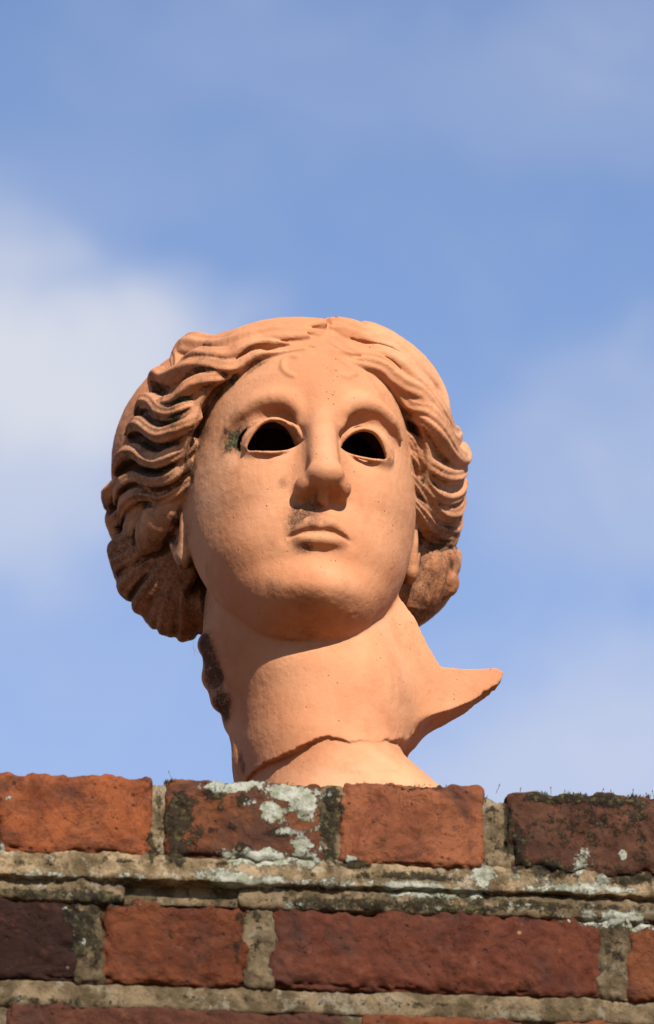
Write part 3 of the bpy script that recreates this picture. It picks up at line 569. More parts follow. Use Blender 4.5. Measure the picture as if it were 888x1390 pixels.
    # ---- lids, then the holes
    up = [(11.2, -0.6), (15.5, 5.8), (20.5, 9.9), (27, 11.7), (33, 10.7), (38.5, 6.0), (42.8, -2.6)]
    lo = [(36.5, -5.8), (30, -6.9), (23, -5.8), (17, -3.2)]
    def eyeshape(s):       # her left eye sits a little lower and narrower
        k = (lambda q: [((a-11.2)*0.90+13.6, b*0.86-1.2) for a, b in q]) if s > 0 else (lambda q: [(a*1.03-2.8, b) for a, b in q])
        return k(up), k(lo)
    fz = {0: 77, 1: 79.5, 2: 80.5, 3: 80.6, 4: 79.6, 5: 76, 6: 70.5}
    def lids(s):
        up, lo = eyeshape(s)
        crv = cat([(s*(x_+(-.9 if k < 2 else .9 if k > 4 else 0)), fz[k]+0.2, z_+0.9) for k, (x_, z_) in enumerate(up)])
        vol.add(A, vol.tube(crv, [0.8, 1.7, 2.1, 2.2, 2.2, 2.1, 1.5]), 1.0)
        vol.groove(A, cat([(s*14, 80, 6.5), (s*20, 82, 12.8), (s*28, 82, 14.9), (s*35, 79.5, 13), (s*42, 75, 8), (s*46.5, 69, 0)]), [1.4], 1.6)
        vol.add(A, vol.tube(cat([(s*X_, Y_, Z_-0.9) for (X_, Z_), Y_ in zip([lo[3], lo[2], lo[1], lo[0], (lo[0][0]+3.5, lo[0][1]+1.8)], (77, 78.2, 78, 75.3, 71.8))]), [0.5, 1.0, 1.25, 1.0, 0.5]), 2.0)
    both(lids)
    UP, LO = up, lo
    for s in (-1, 1):
        k_ = (lambda q: [((a-11.2)*0.90+13.6, b*0.86-1.2) for a, b in q]) if s > 0 else (lambda q: [(a*1.03-2.8, b) for a, b in q])
        up, lo = k_(UP), k_(LO)
        o = cat([(s*x_, 0, z_) for x_, z_ in up]+[(s*x_, 0, z_) for x_, z_ in lo]+[(s*up[0][0], 0, up[0][1])])[:, [0, 2]]
        vol.cut(A, poly_prism(vol, o[:-1], 40, 100), 0.8)
        ctr = np.array([s*28.0, 3.0]); vol.cut(A, poly_prism(vol, ctr+(o[:-1]-ctr)*np.array([1.0, 1.12])+np.array([-s*0.5, 1.9]), 40, lambda q: np.interp(np.abs(q), [12, 16, 21, 27, 33, 38, 42], [72, 75.5, 78.3, 79, 78, 74, 68.5]).astype(F4)), 0.8)
    vol.cut(A, vol.ell((0, 2, 2), (60, 58, 66)), 1.0)
    both(lambda s: vol.cut(A, vol.ell((s*29, 56.5, 3.5), (17.5, 19.5, 17.5)), 1.0))
    both(lambda s: vol.cut(A, vol.ell((s*28, 59, 10), (14, 15.5, 10.5)), 1.0))
    # forehead curls in low relief
    for p, r, d in RELIEF: vol.groove(A, cat(p), [r], d)
    # ---- ears
    E = vol.new()
    def ear(s):
        vol.add(E, vol.ell((s*69.4, -9, -20), (5.5, 13, 27)), 0)
        vol.add(E, vol.tube(cat([(s*69.4, 5, -6), (s*74.4, -8, 4), (s*76.4, -20, -6), (s*74.9, -19, -24), (s*72.4, -11, -38)]), [2.5, 3.2, 3.2, 3.0, 2.8]), 3)
        vol.add(E, vol.ell((s*68.9, -5, -41), (4.6, 7, 7)), 5)
        vol.add(E, vol.tube([(s*68.4, 5, -12), (s*68.9, 3, -25), (s*68.4, 1, -36)], [2.2, 2.6, 2.4]), 5)
        vol.cut(E, vol.ell((s*75.4, -6, -22), (5.0, 6, 11)), 3)
    both(ear)
    # ---- hair
    B = vol.new()
    for c, r in HAIR_BASE: vol.add(B, vol.ell(c, [q+1 for q in r]), 10)
    # the face looks out of an opening in the hair
    sl, x, y, z = vol.win((-90, 8, -110), (90, 120, 80))
    q = ((np.abs(x)/72)**3+(np.abs(z+10)/71.5)**3)**(1/3)
    cyl = np.maximum((q-1)*66, 14-y)
    B[sl] = smax(B[sl], (-cyl).astype(F4), 5)
    sl, x, y, z = vol.win((-90, -60, -130), (90, 60, -20))       # and the cheeks and neck come out below
    cz = np.maximum(np.sqrt((x/70)**2+((z+78)/62)**2)*62-62, -34-y*0.9-(-40-z).clip(-40, 0)*0.0)
    B[sl] = smax(B[sl], (-cz).astype(F4), 5)
    B0 = B + F4(2.2)      # filler that ties the hair to the skin
    for pts, nr, W_, H_, st, amp in LOCKS:
        P = cat(pts, 5); N = cat(nr, 5); N /= np.linalg.norm(N, axis=1)[:, None]
        vol.add(B, vol.lock(P, N, W_, H_, st, amp*0.85, phase=len(P)*1.7+P[0][2]), 1.8)
    for pts, nr, r, d in FURROWS:
        P = cat(pts, 5); N = cat(nr, 5)
        vol.groove(B, P+N*1.5, [r], d)
    # comb marks of the smooth back of the head
    # ---- neck and the broken shoulder
    NW = table([(-40, 52), (-70, 55), (-90, 57), (-110, 57.5), (-125, 57.5), (-140, 56), (-155, 54), (-170, 52), (-190, 50.5), (-230, 52)], 4)
    NC = table([(-40, 0), (-70, 0), (-90, 1.5), (-110, 7.5), (-125, 13), (-140, 17), (-155, 17), (-170, 15.5), (-190, 17.5), (-230, 18)], 4)
    NM = table([(0, -18)], 0)
    NF = table([(-60, 30), (-90, 44), (-110, 53), (-130, 59.5), (-150, 60), (-170, 61), (-190, 64), (-230, 72)], 5)
    NB = table([(0, -70)], 0)
    C = vol.new(); vol.add(C, slices(vol, NW, NC, NM, NF, NB, 2.25, -250, -30))
    wing = [(40, -62), (50, -64), (59, -73), (68, -83), (76, -99), (84, -111), (98, -110), (110, -108), (120, -105.5), (124.5, -107.5), (123, -113), (114, -122.5), (103, -130.5), (90, -138), (78, -143.5), (64, -150), (40, -160)]
    vol.add(C, poly_prism(vol, wing, lambda q: np.interp(q, [40, 60, 90, 125], [-25, -22, -16, -6]).astype(F4), lambda q: np.interp(q, [40, 60, 90, 125], [26, 21, 11, 2]).astype(F4), pad=22), 15)
    vol.brush(C, (40, 34, -110), (12, 24, 40), 3.0)            # the muscle of the neck
    vol.brush(C, (8, 44, -140), (14, 16, 26), -1.6)
    rs = np.random.RandomState(8)
    for k, p in enumerate(cat([(-51, -10, -96), (-47.5, -12, -114), (-42.5, -12, -130), (-35, -10, -148), (-30, -8, -166), (-29, -6, -180)], 5)):
        r = rs.uniform(4.5, 6.8); vol.add(C, vol.ell(p+rs.randn(3)*1.6, (r, r*1.2, r*rs.uniform(.9, 1.6))), 4.5)
    for p in cat([(57, 10, -78), (66, 8, -89), (75, 5, -100)], 4):
        r = rs.uniform(2.2, 3.6); vol.add(C, vol.ell(p+rs.randn(3)*1.2, (r, r*1.3, r*1.3)), 4)
    vol.add(C, vol.tube(cat([(54, 14, -71), (57.5, 15, -71), (59.5, 14, -75), (58, 12, -80)]), [1.6, 1.8, 1.6]), 0.8)
    # broken lower edge of the shell
    sl, x, y, z = vol.win((-90, -140, -240), (140, 110, -95))
    edge = table([(-60, -164), (-43, -165), (-38, -182), (-33, -188), (-20, -188.5), (-10, -187), (-3, -185.5), (2, -182.5), (8, -181), (14, -181.5), (22, -184), (30, -181.5), (38, -181.5), (46, -176), (54, -171.5), (60, -167), (64, -161), (70, -154), (78, -150), (84, -147.5), (92, -142), (104, -131), (112, -122), (126, -112)], 0.8)
    e = edge(x.ravel())[:, None, None] + (1.3+1.4*np.clip((x-50)/20, 0, 1))*vnoise(x, y, z*0+3, 9, 5)+0.9*vnoise(x, y, z*0, 4, 6)+0.5*vnoise(x, y, z, 2, 7)
    C[sl] = smax(C[sl], (e-z).astype(F4), 1.0)
    # ---- plinth under it
    PW = table([(-150, 46), (-165, 46.8), (-178, 49.8), (-190, 58), (-205, 67), (-225, 80), (-250, 88)], 3)
    PC = table([(-150, 14.5), (-165, 15.5), (-178, 18.5), (-190, 26), (-205, 34), (-225, 40), (-250, 45)], 3)
    PF = table([(-150, 56), (-170, 59.0), (-185, 61.3), (-205, 68), (-225, 80), (-250, 92)], 4)
    D = vol.new(); vol.add(D, slices(vol, PW, PC, NM, PF, NB, 2.1, -262, -140, xr=110))
    sl, x, y, z = vol.all() if False else vol.win((-200, -200, -262), (200, 200, -230)); 
    D[sl] = np.maximum(D[sl], (-227.0-z).astype(F4))
    # surface unrest
    X, Y, Z = vol.all()
    base = smin(A, C, 3.0)
    return vol, A, B, C, D, E, base, B0
def make_bust_mesh():
    vol, A, B, C, D, E, base, B0 = sculpt()
    T = smin(smin(base, B0, 5.0), E, 2.0); T = smin(T, B, 1.0); T = smin(T, D, 0.7)
    # hollow neck, so that the shell has a wall
    V, Q = surface(vol, T)
    V = relax(V, Q, 2)
    dist = np.stack([vol.sample(G, V) for G in (A, C, B, E, D)], 1)
    lab = dist.argmin(1); lab[lab == 1] = 0; lab[lab > 0] -= 1        # 0 face+neck, 1 hair, 2 ears, 3 plinth
    # clay unevenness
    N = normals(V, Q)
    n = 0.35*fbm(V[:, 0], V[:, 1], V[:, 2], 16, 11, 3)+0.14*fbm(V[:, 0], V[:, 1], V[:, 2], 3.5, 21, 2)
    n = np.where(lab == 1, n*1.6, n)
    # granular broken faces under the shell and along the shard
    eg = np.interp(V[:, 0], [-60, -43, -38, -33, -20, -10, -3, 2, 8, 14, 22, 30, 38, 46, 54, 60, 64, 70, 78, 84, 92, 104, 112, 126], [-164, -165, -182, -188, -188.5, -187, -185.5, -182.5, -181, -181.5, -184, -181.5, -181.5, -176, -171.5, -167, -161, -154, -150, -147.5, -142, -131, -122, -112])
    brk = np.clip(1-np.abs(V[:, 2]-eg)/2.5, 0, 1)*(lab == 0)*np.clip((-N[:, 2]-0.1)/0.4, 0, 1)
    n = n+brk*(0.9*fbm(V[:, 0], V[:, 1], V[:, 2], 3.2, 61, 3))
    V = V+N*n[:, None]
    N = normals(V, Q)
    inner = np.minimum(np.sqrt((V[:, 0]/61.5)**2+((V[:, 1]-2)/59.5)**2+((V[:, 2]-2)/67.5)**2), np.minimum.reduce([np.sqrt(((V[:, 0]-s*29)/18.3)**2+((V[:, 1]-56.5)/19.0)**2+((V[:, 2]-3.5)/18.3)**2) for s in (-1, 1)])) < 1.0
    cav = np.clip(1-vol.sample(T, V+N*4.0)/3.2, 0, 1)*(lab > 0)+np.clip(1-vol.sample(T, V+N*3.0)/2.4, 0, 1)*(lab == 0)
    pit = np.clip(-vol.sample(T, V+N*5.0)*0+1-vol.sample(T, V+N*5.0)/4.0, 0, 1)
    g = fbm(V[:, 0], V[:, 1], V[:, 2], 9, 31, 3)
    def blobs(lst):
        o = np.zeros(len(V))
        for x, y, z, r, a in lst: o = 1-(1-o)*(1-np.clip(a*np.exp(-((V[:, 0]-x)**2+(V[:, 1]-y)**2+(V[:, 2]-z)**2)/(r*(1+0.35*g))**2*0.9)*(1+0.5*g), 0, 1))
        return o
    moss = np.maximum(blobs(MOSS_FACE), blobs(MOSS_HAIR)*np.clip(pit*2.2, 0, 1))
    dirt_shade = np.maximum(blobs(DIRT_FACE), blobs(HAIR_DIRT_SHADE)*np.clip(0.62+pit*2.2, 0, 1.4))  # in the hair, grime and painted shade, strongest in the grooves
    dirt_shade = np.where(inner, 1.15, dirt_shade)            # hollow inside painted dark, in place of its shade
    return V, Q, lab, moss, dirt_shade
def normals(V, Q):
    a = V[Q[:, 2]]-V[Q[:, 0]]; b = V[Q[:, 3]]-V[Q[:, 1]]; n = np.cross(a, b); o = np.zeros_like(V)
    for k in range(4):
        for i in range(3): o[:, i] += np.bincount(Q[:, k], n[:, i], len(V))
    return o/(np.linalg.norm(o, axis=1)[:, None]+1e-12)
YAW = R_(8.5)
def to_bust(V):   # sculpting millimetres (x right, y to the viewer, z up) -> metres about the foot of the bust
    return np.stack([V[:, 0], -V[:, 1], V[:, 2]+228.0], 1)*0.001
def mesh_from(name, V, Q, N=None):
    me = bpy.data.meshes.new(name); me.vertices.add(len(V)); me.vertices.foreach_set('co', V.astype(F4).ravel())
    k = Q.shape[1]; me.loops.add(len(Q)*k); me.loops.foreach_set('vertex_index', Q.astype(np.int32).ravel())
    me.polygons.add(len(Q)); me.polygons.foreach_set('loop_start', (np.arange(len(Q))*k).astype(np.int32)); me.polygons.foreach_set('loop_total', np.full(len(Q), k, np.int32))
    me.polygons.foreach_set('use_smooth', np.ones(len(Q), bool)); me.update(calc_edges=True)
    if N is not None: me.normals_split_custom_set_from_vertices(N.tolist())
    return me
# ================================================================ materials
class NT:
    def __init__(s, name):
        s.m = bpy.data.materials.new(name); s.m.use_nodes = True; s.nt = s.m.node_tree; s.b = s.nt.nodes['Principled BSDF']; s.L = s.nt.links.new
        s.tc = nd(s.nt, 'ShaderNodeTexCoord'); s.co = s.tc.outputs['Object']
    def put(s, src, dst):
        if isinstance(src, (int, float, tuple)): dst.default_value = src
        else: s.L(src, dst)
    def math(s, op, a, b=0.0, cl=False):
        n = nd(s.nt, 'ShaderNodeMath', operation=op, use_clamp=cl); s.put(a, n.inputs[0]); s.put(b, n.inputs[1]); return n.outputs[0]
    def noise(s, scale, detail=4.0, rough=0.55, dist=0.0, stretch=None, off=(0, 0, 0)):
        v = s.co
        if stretch or off != (0, 0, 0):
            mp = nd(s.nt, 'ShaderNodeMapping'); mp.inputs['Scale'].default_value = stretch or (1, 1, 1); mp.inputs['Location'].default_value = off; s.L(v, mp.inputs[0]); v = mp.outputs[0]
        n = nd(s.nt, 'ShaderNodeTexNoise', inp={'Scale': scale, 'Detail': detail, 'Roughness': rough, 'Distortion': dist}); s.L(v, n.inputs['Vector']); return n.outputs[0]
    def vor(s, scale, out='Distance', feature='F1', rnd=1.0):
        n = nd(s.nt, 'ShaderNodeTexVoronoi', feature=feature, inp={'Scale': scale, 'Randomness': rnd}); s.L(s.co, n.inputs['Vector']); return n.outputs[out]
    def ramp(s, v, lo, hi, a=0.0, b=1.0):
        n = nd(s.nt, 'ShaderNodeMapRange', interpolation_type='SMOOTHSTEP', inp={'From Min': lo, 'From Max': hi, 'To Min': a, 'To Max': b}); s.L(v, n.inputs[0]); return n.outputs[0]
    def mix(s, f, a, b, mode='MIX'):
        n = nd(s.nt, 'ShaderNodeMix', data_type='RGBA', blend_type=mode); s.put(f, n.inputs[0])
        for q, k in ((a, 'A'), (b, 'B')): s.put(q if not isinstance(q, tuple) or len(q) == 4 else q+(1,), n.inputs[k])
        return n.outputs['Result']
    def attr(s, name): return nd(s.nt, 'ShaderNodeAttribute', attribute_name=name).outputs['Fac']
    def bump(s, h, dist, strength=1.0, prev=None):
        n = nd(s.nt, 'ShaderNodeBump', inp={'Strength': strength, 'Distance': dist}); s.L(h, n.inputs['Height'])
        if prev is not None: s.L(prev, n.inputs['Normal'])
        return n.outputs[0]
    def done(s, col, rough, nrm=None):
        s.put(col if not isinstance(col, tuple) or len(col) == 4 else col+(1,), s.b.inputs['Base Color']); s.put(rough, s.b.inputs['Roughness'])
        s.b.inputs['Specular IOR Level'].default_value = 0.12
        if nrm is not None: s.L(nrm, s.b.inputs['Normal'])
        return s.m
def mat_terracotta():
    t = NT('terracotta')
    c = t.mix(t.ramp(t.noise(9, 4, 0.6, 0.4), 0.35, 0.68), (0.39, 0.154, 0.067), (0.48, 0.230, 0.116))
    c = t.mix(t.ramp(t.noise(34, 5, 0.65, 0.2), 0.48, 0.74, 0, 0.6), c, (0.33, 0.118, 0.05))
    c = t.mix(t.ramp(t.noise(70, 5, 0.6, 0.2, None, (3, 1, 2)), 0.55, 0.8, 0, 0.4), c, (0.48, 0.225, 0.115))
    # iron specks and pores
    sp = t.math('MULTIPLY', t.ramp(t.vor(240), 0.16, 0.05), t.ramp(t.noise(60, 2), 0.50, 0.62))
    c = t.mix(t.math('MULTIPLY', sp, 0.75), c, (0.10, 0.035, 0.018))
    sp2 = t.math('MULTIPLY', t.ramp(t.vor(75), 0.05, 0.015), t.ramp(t.noise(23, 2, 0.5, 0, None, (5, 5, 5)), 0.5, 0.6))
    c = t.mix(t.math('MULTIPLY', sp2, 0.8), c, (0.07, 0.03, 0.018))
    fine = t.noise(420, 5, 0.7); mid = t.noise(130, 4, 0.6)
    grain = t.noise(1100, 3, 0.7)
    pep = t.math('ADD', t.math('MULTIPLY', t.math('SUBTRACT', mid, 0.5), 1.1), t.math('ADD', t.math('MULTIPLY', t.math('SUBTRACT', fine, 0.5), 1.5), t.math('MULTIPLY', t.math('SUBTRACT', grain, 0.5), 1.6)))
    da = t.attr('dirt_shade'); d = t.math('MULTIPLY', da, t.math('ADD', 1.0, t.math('MULTIPLY', pep, 1.0)))
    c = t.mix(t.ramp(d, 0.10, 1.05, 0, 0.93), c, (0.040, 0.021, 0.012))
    ma = t.attr('moss'); m = t.math('MULTIPLY', ma, t.math('ADD', 1.0, t.math('MULTIPLY', pep, 1.3)))
    green = t.mix(t.ramp(t.noise(300, 3), 0.45, 0.62), (0.022, 0.024, 0.013), (0.055, 0.070, 0.028))
    mf = t.ramp(m, 0.30, 0.75, 0, 0.95); c = t.mix(mf, c, green)
    n = t.bump(t.noise(48, 5, 0.65), 0.0013, 0.6)
    n = t.bump(t.noise(150, 4, 0.6, 0.6, (1, 1, 0.35)), 0.0005, 0.5, n)
    n = t.bump(t.noise(330, 6, 0.75), 0.0005, 0.8, n)
    n = t.bump(t.math('MULTIPLY', sp, -1.0), 0.0004, 0.8, n)
    n = t.bump(t.math('MULTIPLY', sp2, -1.0), 0.0006, 0.8, n)
    n = t.bump(t.math('MULTIPLY', mf, t.noise(500, 3)), 0.0016, 0.8, n)
    return t.done(c, t.ramp(fine, 0.3, 0.7, 0.72, 0.9), n)
def wall_overlays(t, c, mossdark=(0.020, 0.014, 0.008)):
    fine = t.noise(520, 5, 0.7); mid = t.noise(170, 4, 0.6, 0.3)
    wob = t.math('ADD', t.math('MULTIPLY', t.math('SUBTRACT', mid, 0.5), 1.6), t.math('MULTIPLY', t.math('SUBTRACT', fine, 0.5), 1.3))
    ms = t.ramp(t.math('ADD', t.attr('moss'), wob), 0.42, 0.70)
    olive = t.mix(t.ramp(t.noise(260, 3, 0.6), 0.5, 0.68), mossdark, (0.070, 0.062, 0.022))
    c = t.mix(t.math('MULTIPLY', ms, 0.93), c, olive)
    lw = t.math('ADD', t.math('MULTIPLY', t.math('SUBTRACT', t.noise(230, 5, 0.7, 0.5, None, (7, 3, 1)), 0.5), 1.9), t.math('MULTIPLY', t.math('SUBTRACT', fine, 0.5), 1.0))
    ls = t.ramp(t.math('ADD', t.attr('lichen'), lw), 0.50, 0.66)
    pale = t.mix(t.ramp(t.noise(140, 3), 0.4, 0.65), (0.36, 0.35, 0.27), (0.21, 0.21, 0.14))
    c = t.mix(t.math('MULTIPLY', ls, 0.92), c, pale)
    h = t.math('ADD', t.math('MULTIPLY', ms, t.math('ADD', t.noise(330, 4, 0.7), 0.2)), t.math('MULTIPLY', ls, t.math('ADD', t.math('MULTIPLY', t.noise(400, 4, 0.7), 0.8), 0.25)))
    return c, h, ms, ls, fine, mid
def mat_brick():
    t = NT('old_brick'); inf = nd(t.nt, 'ShaderNodeObjectInfo'); oi = inf.outputs['Color']
    ad = nd(t.nt, 'ShaderNodeVectorMath', operation='ADD'); t.L(t.tc.outputs['Object'], ad.inputs[0]); t.L(inf.outputs['Location'], ad.inputs[1]); t.co = ad.outputs[0]   # every brick its own piece of the pattern
    c = t.mix(t.ramp(t.noise(42, 5, 0.65, 0.6), 0.38, 0.66, 0, 0.75), oi, t.mix(1.0, oi, (0.55, 0.47, 0.50), 'MULTIPLY'))
    c = t.mix(t.ramp(t.noise(75, 5, 0.7, 0.4, None, (2, 2, 9)), 0.52, 0.75, 0, 0.6), c, t.mix(0.35, oi, (0.24, 0.085, 0.045)))
    sp = t.ramp(t.math('ADD', t.vor(130), t.math('MULTIPLY', t.noise(90, 3), 0.4)), 0.36, 0.25)
    c = t.mix(t.math('MULTIPLY', sp, 0.75), c, (0.030, 0.014, 0.012))
    pk = t.math('MULTIPLY', t.ramp(t.vor(60), 0.09, 0.05), t.ramp(t.noise(30, 2, 0.5, 0, None, (1, 4, 2)), 0.58, 0.64))
    c = t.mix(t.math('MULTIPLY', pk, 0.8), c, (0.25, 0.14, 0.08))
    dk = t.ramp(t.noise(24, 5, 0.7, 0.8, None, (3, 7, 1)), 0.46, 0.70, 0, 0.8); c = t.mix(dk, c, (0.036, 0.017, 0.012))
    cr = t.ramp(t.math('ABSOLUTE', t.math('SUBTRACT', t.noise(38, 4, 0.6, 1.4, None, (8, 1, 5)), 0.5)), 0.02, 0.0, 0, 0.22); c = t.mix(cr, c, (0.03, 0.012, 0.008))
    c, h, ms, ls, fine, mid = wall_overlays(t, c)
    n = t.bump(t.noise(60, 5, 0.6, 0.8), 0.003, 0.7)
    n = t.bump(t.math('MULTIPLY', cr, -1.0), 0.0015, 0.8, n)
    n = t.bump(t.noise(280, 6, 0.78), 0.0016, 0.9, n)
    n = t.bump(t.math('MULTIPLY', sp, -1.0), 0.0008, 0.8, n)
    n = t.bump(h, 0.0022, 0.9, n)
    return t.done(c, 0.88, n)
def mat_mortar():
    t = NT('lime_mortar'); oc = nd(t.nt, 'ShaderNodeObjectInfo').outputs['Color']
    c = t.mix(t.ramp(t.noise(55, 5, 0.65, 0.4), 0.38, 0.62), (0.105, 0.074, 0.038), (0.265, 0.190, 0.110))
    c = t.mix(t.ramp(t.noise(120, 5, 0.7, 0.3, None, (4, 0, 2)), 0.52, 0.72, 0, 0.8), c, (0.045, 0.034, 0.016))
    c = t.mix(t.ramp(t.math('ADD', t.noise(48, 5, 0.7, 0.5, None, (2, 8, 5)), t.math('MULTIPLY', t.noise(300, 3, 0.7), 0.25)), 0.68, 0.78, 0, 0.55), c, (0.36, 0.32, 0.24))
    c = t.mix(1.0, c, oc, 'MULTIPLY')      # how dirty this joint is
    gr = t.ramp(t.vor(330), 0.28, 0.16)
    c = t.mix(t.math('MULTIPLY', gr, 0.45), c, (0.05, 0.035, 0.02))
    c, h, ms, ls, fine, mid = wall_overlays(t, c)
    n = t.bump(t.noise(90, 6, 0.7, 0.4), 0.003, 0.8); n = t.bump(t.noise(420, 6, 0.75), 0.0012, 1.0, n); n = t.bump(h, 0.002, 0.9, n)
    return t.done(c, 0.92, n)
def mat_moss():
    t = NT('moss'); c = t.mix(t.ramp(t.noise(120, 3), 0.4, 0.65), (0.030, 0.026, 0.010), (0.085, 0.090, 0.026))
    return t.done(c, 0.9)
def mat_ground():
    t = NT('gravelly_ground'); c = t.mix(t.ramp(t.noise(1.3, 5, 0.6), 0.4, 0.6), (0.17, 0.115, 0.062), (0.23, 0.165, 0.095))
    c = t.mix(t.ramp(t.noise(14, 4, 0.7), 0.5, 0.7), c, (0.10, 0.075, 0.045)); n = t.bump(t.noise(30, 5, 0.7), 0.02, 1.0)
    return t.done(c, 0.95, n)
M_TERRA, M_BRICK, M_MORTAR, M_MOSS, M_GROUND = mat_terracotta(), mat_brick(), mat_mortar(), mat_moss(), mat_ground()
def mat_thread():
    t = NT('spider_silk'); t.b.inputs['Alpha'].default_value = 0.3; return t.done((0.35, 0.33, 0.3), 0.5)
M_THREAD = mat_thread()
# patches on the wall front: x, z, half width, half height (mm), strength
LICHEN = [(-11.8, -26.1, 7.4, 5.1, 0.55), (-24.4, -15.4, 6.5, 4.1, 0.5), (9.1, -27.6, 4.7, 7.2, 0.55), (-42.9, -58, 18.6, 4.1, 0.7), (15.4, -61.2, 23.3, 3.6, 0.6), (132.8, -55.1, 18.6, 3.1, 0.6), (-142.2, -66.9, 27.9, 2.1, 0.5), (-92.7, -60.7, 14, 3.1, 0.55), (-30.8, -4, 23.3, 4.6, 1), (-4.7, -8.4, 19.5, 6.7, 1), (-13.1, -20.4, 9.3, 7.2, 1), (4.9, -13.4, 7.4, 10.3, 1), (-22.2, -47.5, 21.4, 5.6, 1), (2.1, -41.2, 6.5, 8.2, 1), (-5.5, -31.7, 8.4, 3.6, 0.8), (-35.4, -60.4, 19.5, 4.6, 1), (-17.1, -61.5, 15.8, 4.1, 0.9), (-63.7, -59.6, 7, 3.1, 0.5), (-43.4, -6.2, 14, 4.1, 0.9), (7.1, -47.7, 7.4, 5.1, 0.9), (13.8, -40.8, 2.3, 4.1, 0.7), (65.6, -62, 23.3, 5.1, 1), (82.3, -64.1, 15.8, 3.6, 0.8), (105.5, -55.2, 7.4, 7.2, 1), (99.1, -63.5, 18.6, 3.6, 0.8), (40.5, -59.8, 14, 2.6, 0.5), (162.5, -45.1, 7.9, 8.7, 0.75), (185.9, -39.4, 3.3, 3.1, 0.8), (175, -52.7, 5.6, 3.6, 0.8), (170.7, -59.1, 37.2, 3.6, 0.8), (132.8, -60.5, 18.6, 3.1, 0.6), (182.9, -74.7, 23.3, 5.1, 0.9), (195.5, -77.8, 14, 5.1, 0.9), (124.2, -68.8, 14, 2.6, 0.6), (-163, -17.5, 2.8, 2.1, 0.8), (-166.7, -47.5, 2.3, 4.6, 0.8), (-142.4, -61.6, 32.6, 3.1, 0.55), (-105.1, -62.9, 23.3, 2.6, 0.5), (31.3, -46.8, 3.7, 2.1, 0.8), (28, -73.5, 8.4, 2.6, 0.5), (78.1, -73.1, 6.5, 2.1, 0.6), (153.5, -74.8, 9.3, 3.1, 0.6), (-90.4, -76.5, 7.4, 2.6, 0.4), (-118.8, -98.5, 2.3, 4.6, 0.6), (-130.4, -78.8, 2.3, 4.1, 0.6), (-3.3, -73.3, 12.1, 2.6, 0.6), (7, -18.7, 3.7, 3.1, 0.7), (13.4, -72.7, 9.3, 2.1, 0.5), (-1.4, -18.1, 2.8, 2.6, 0.8), ]
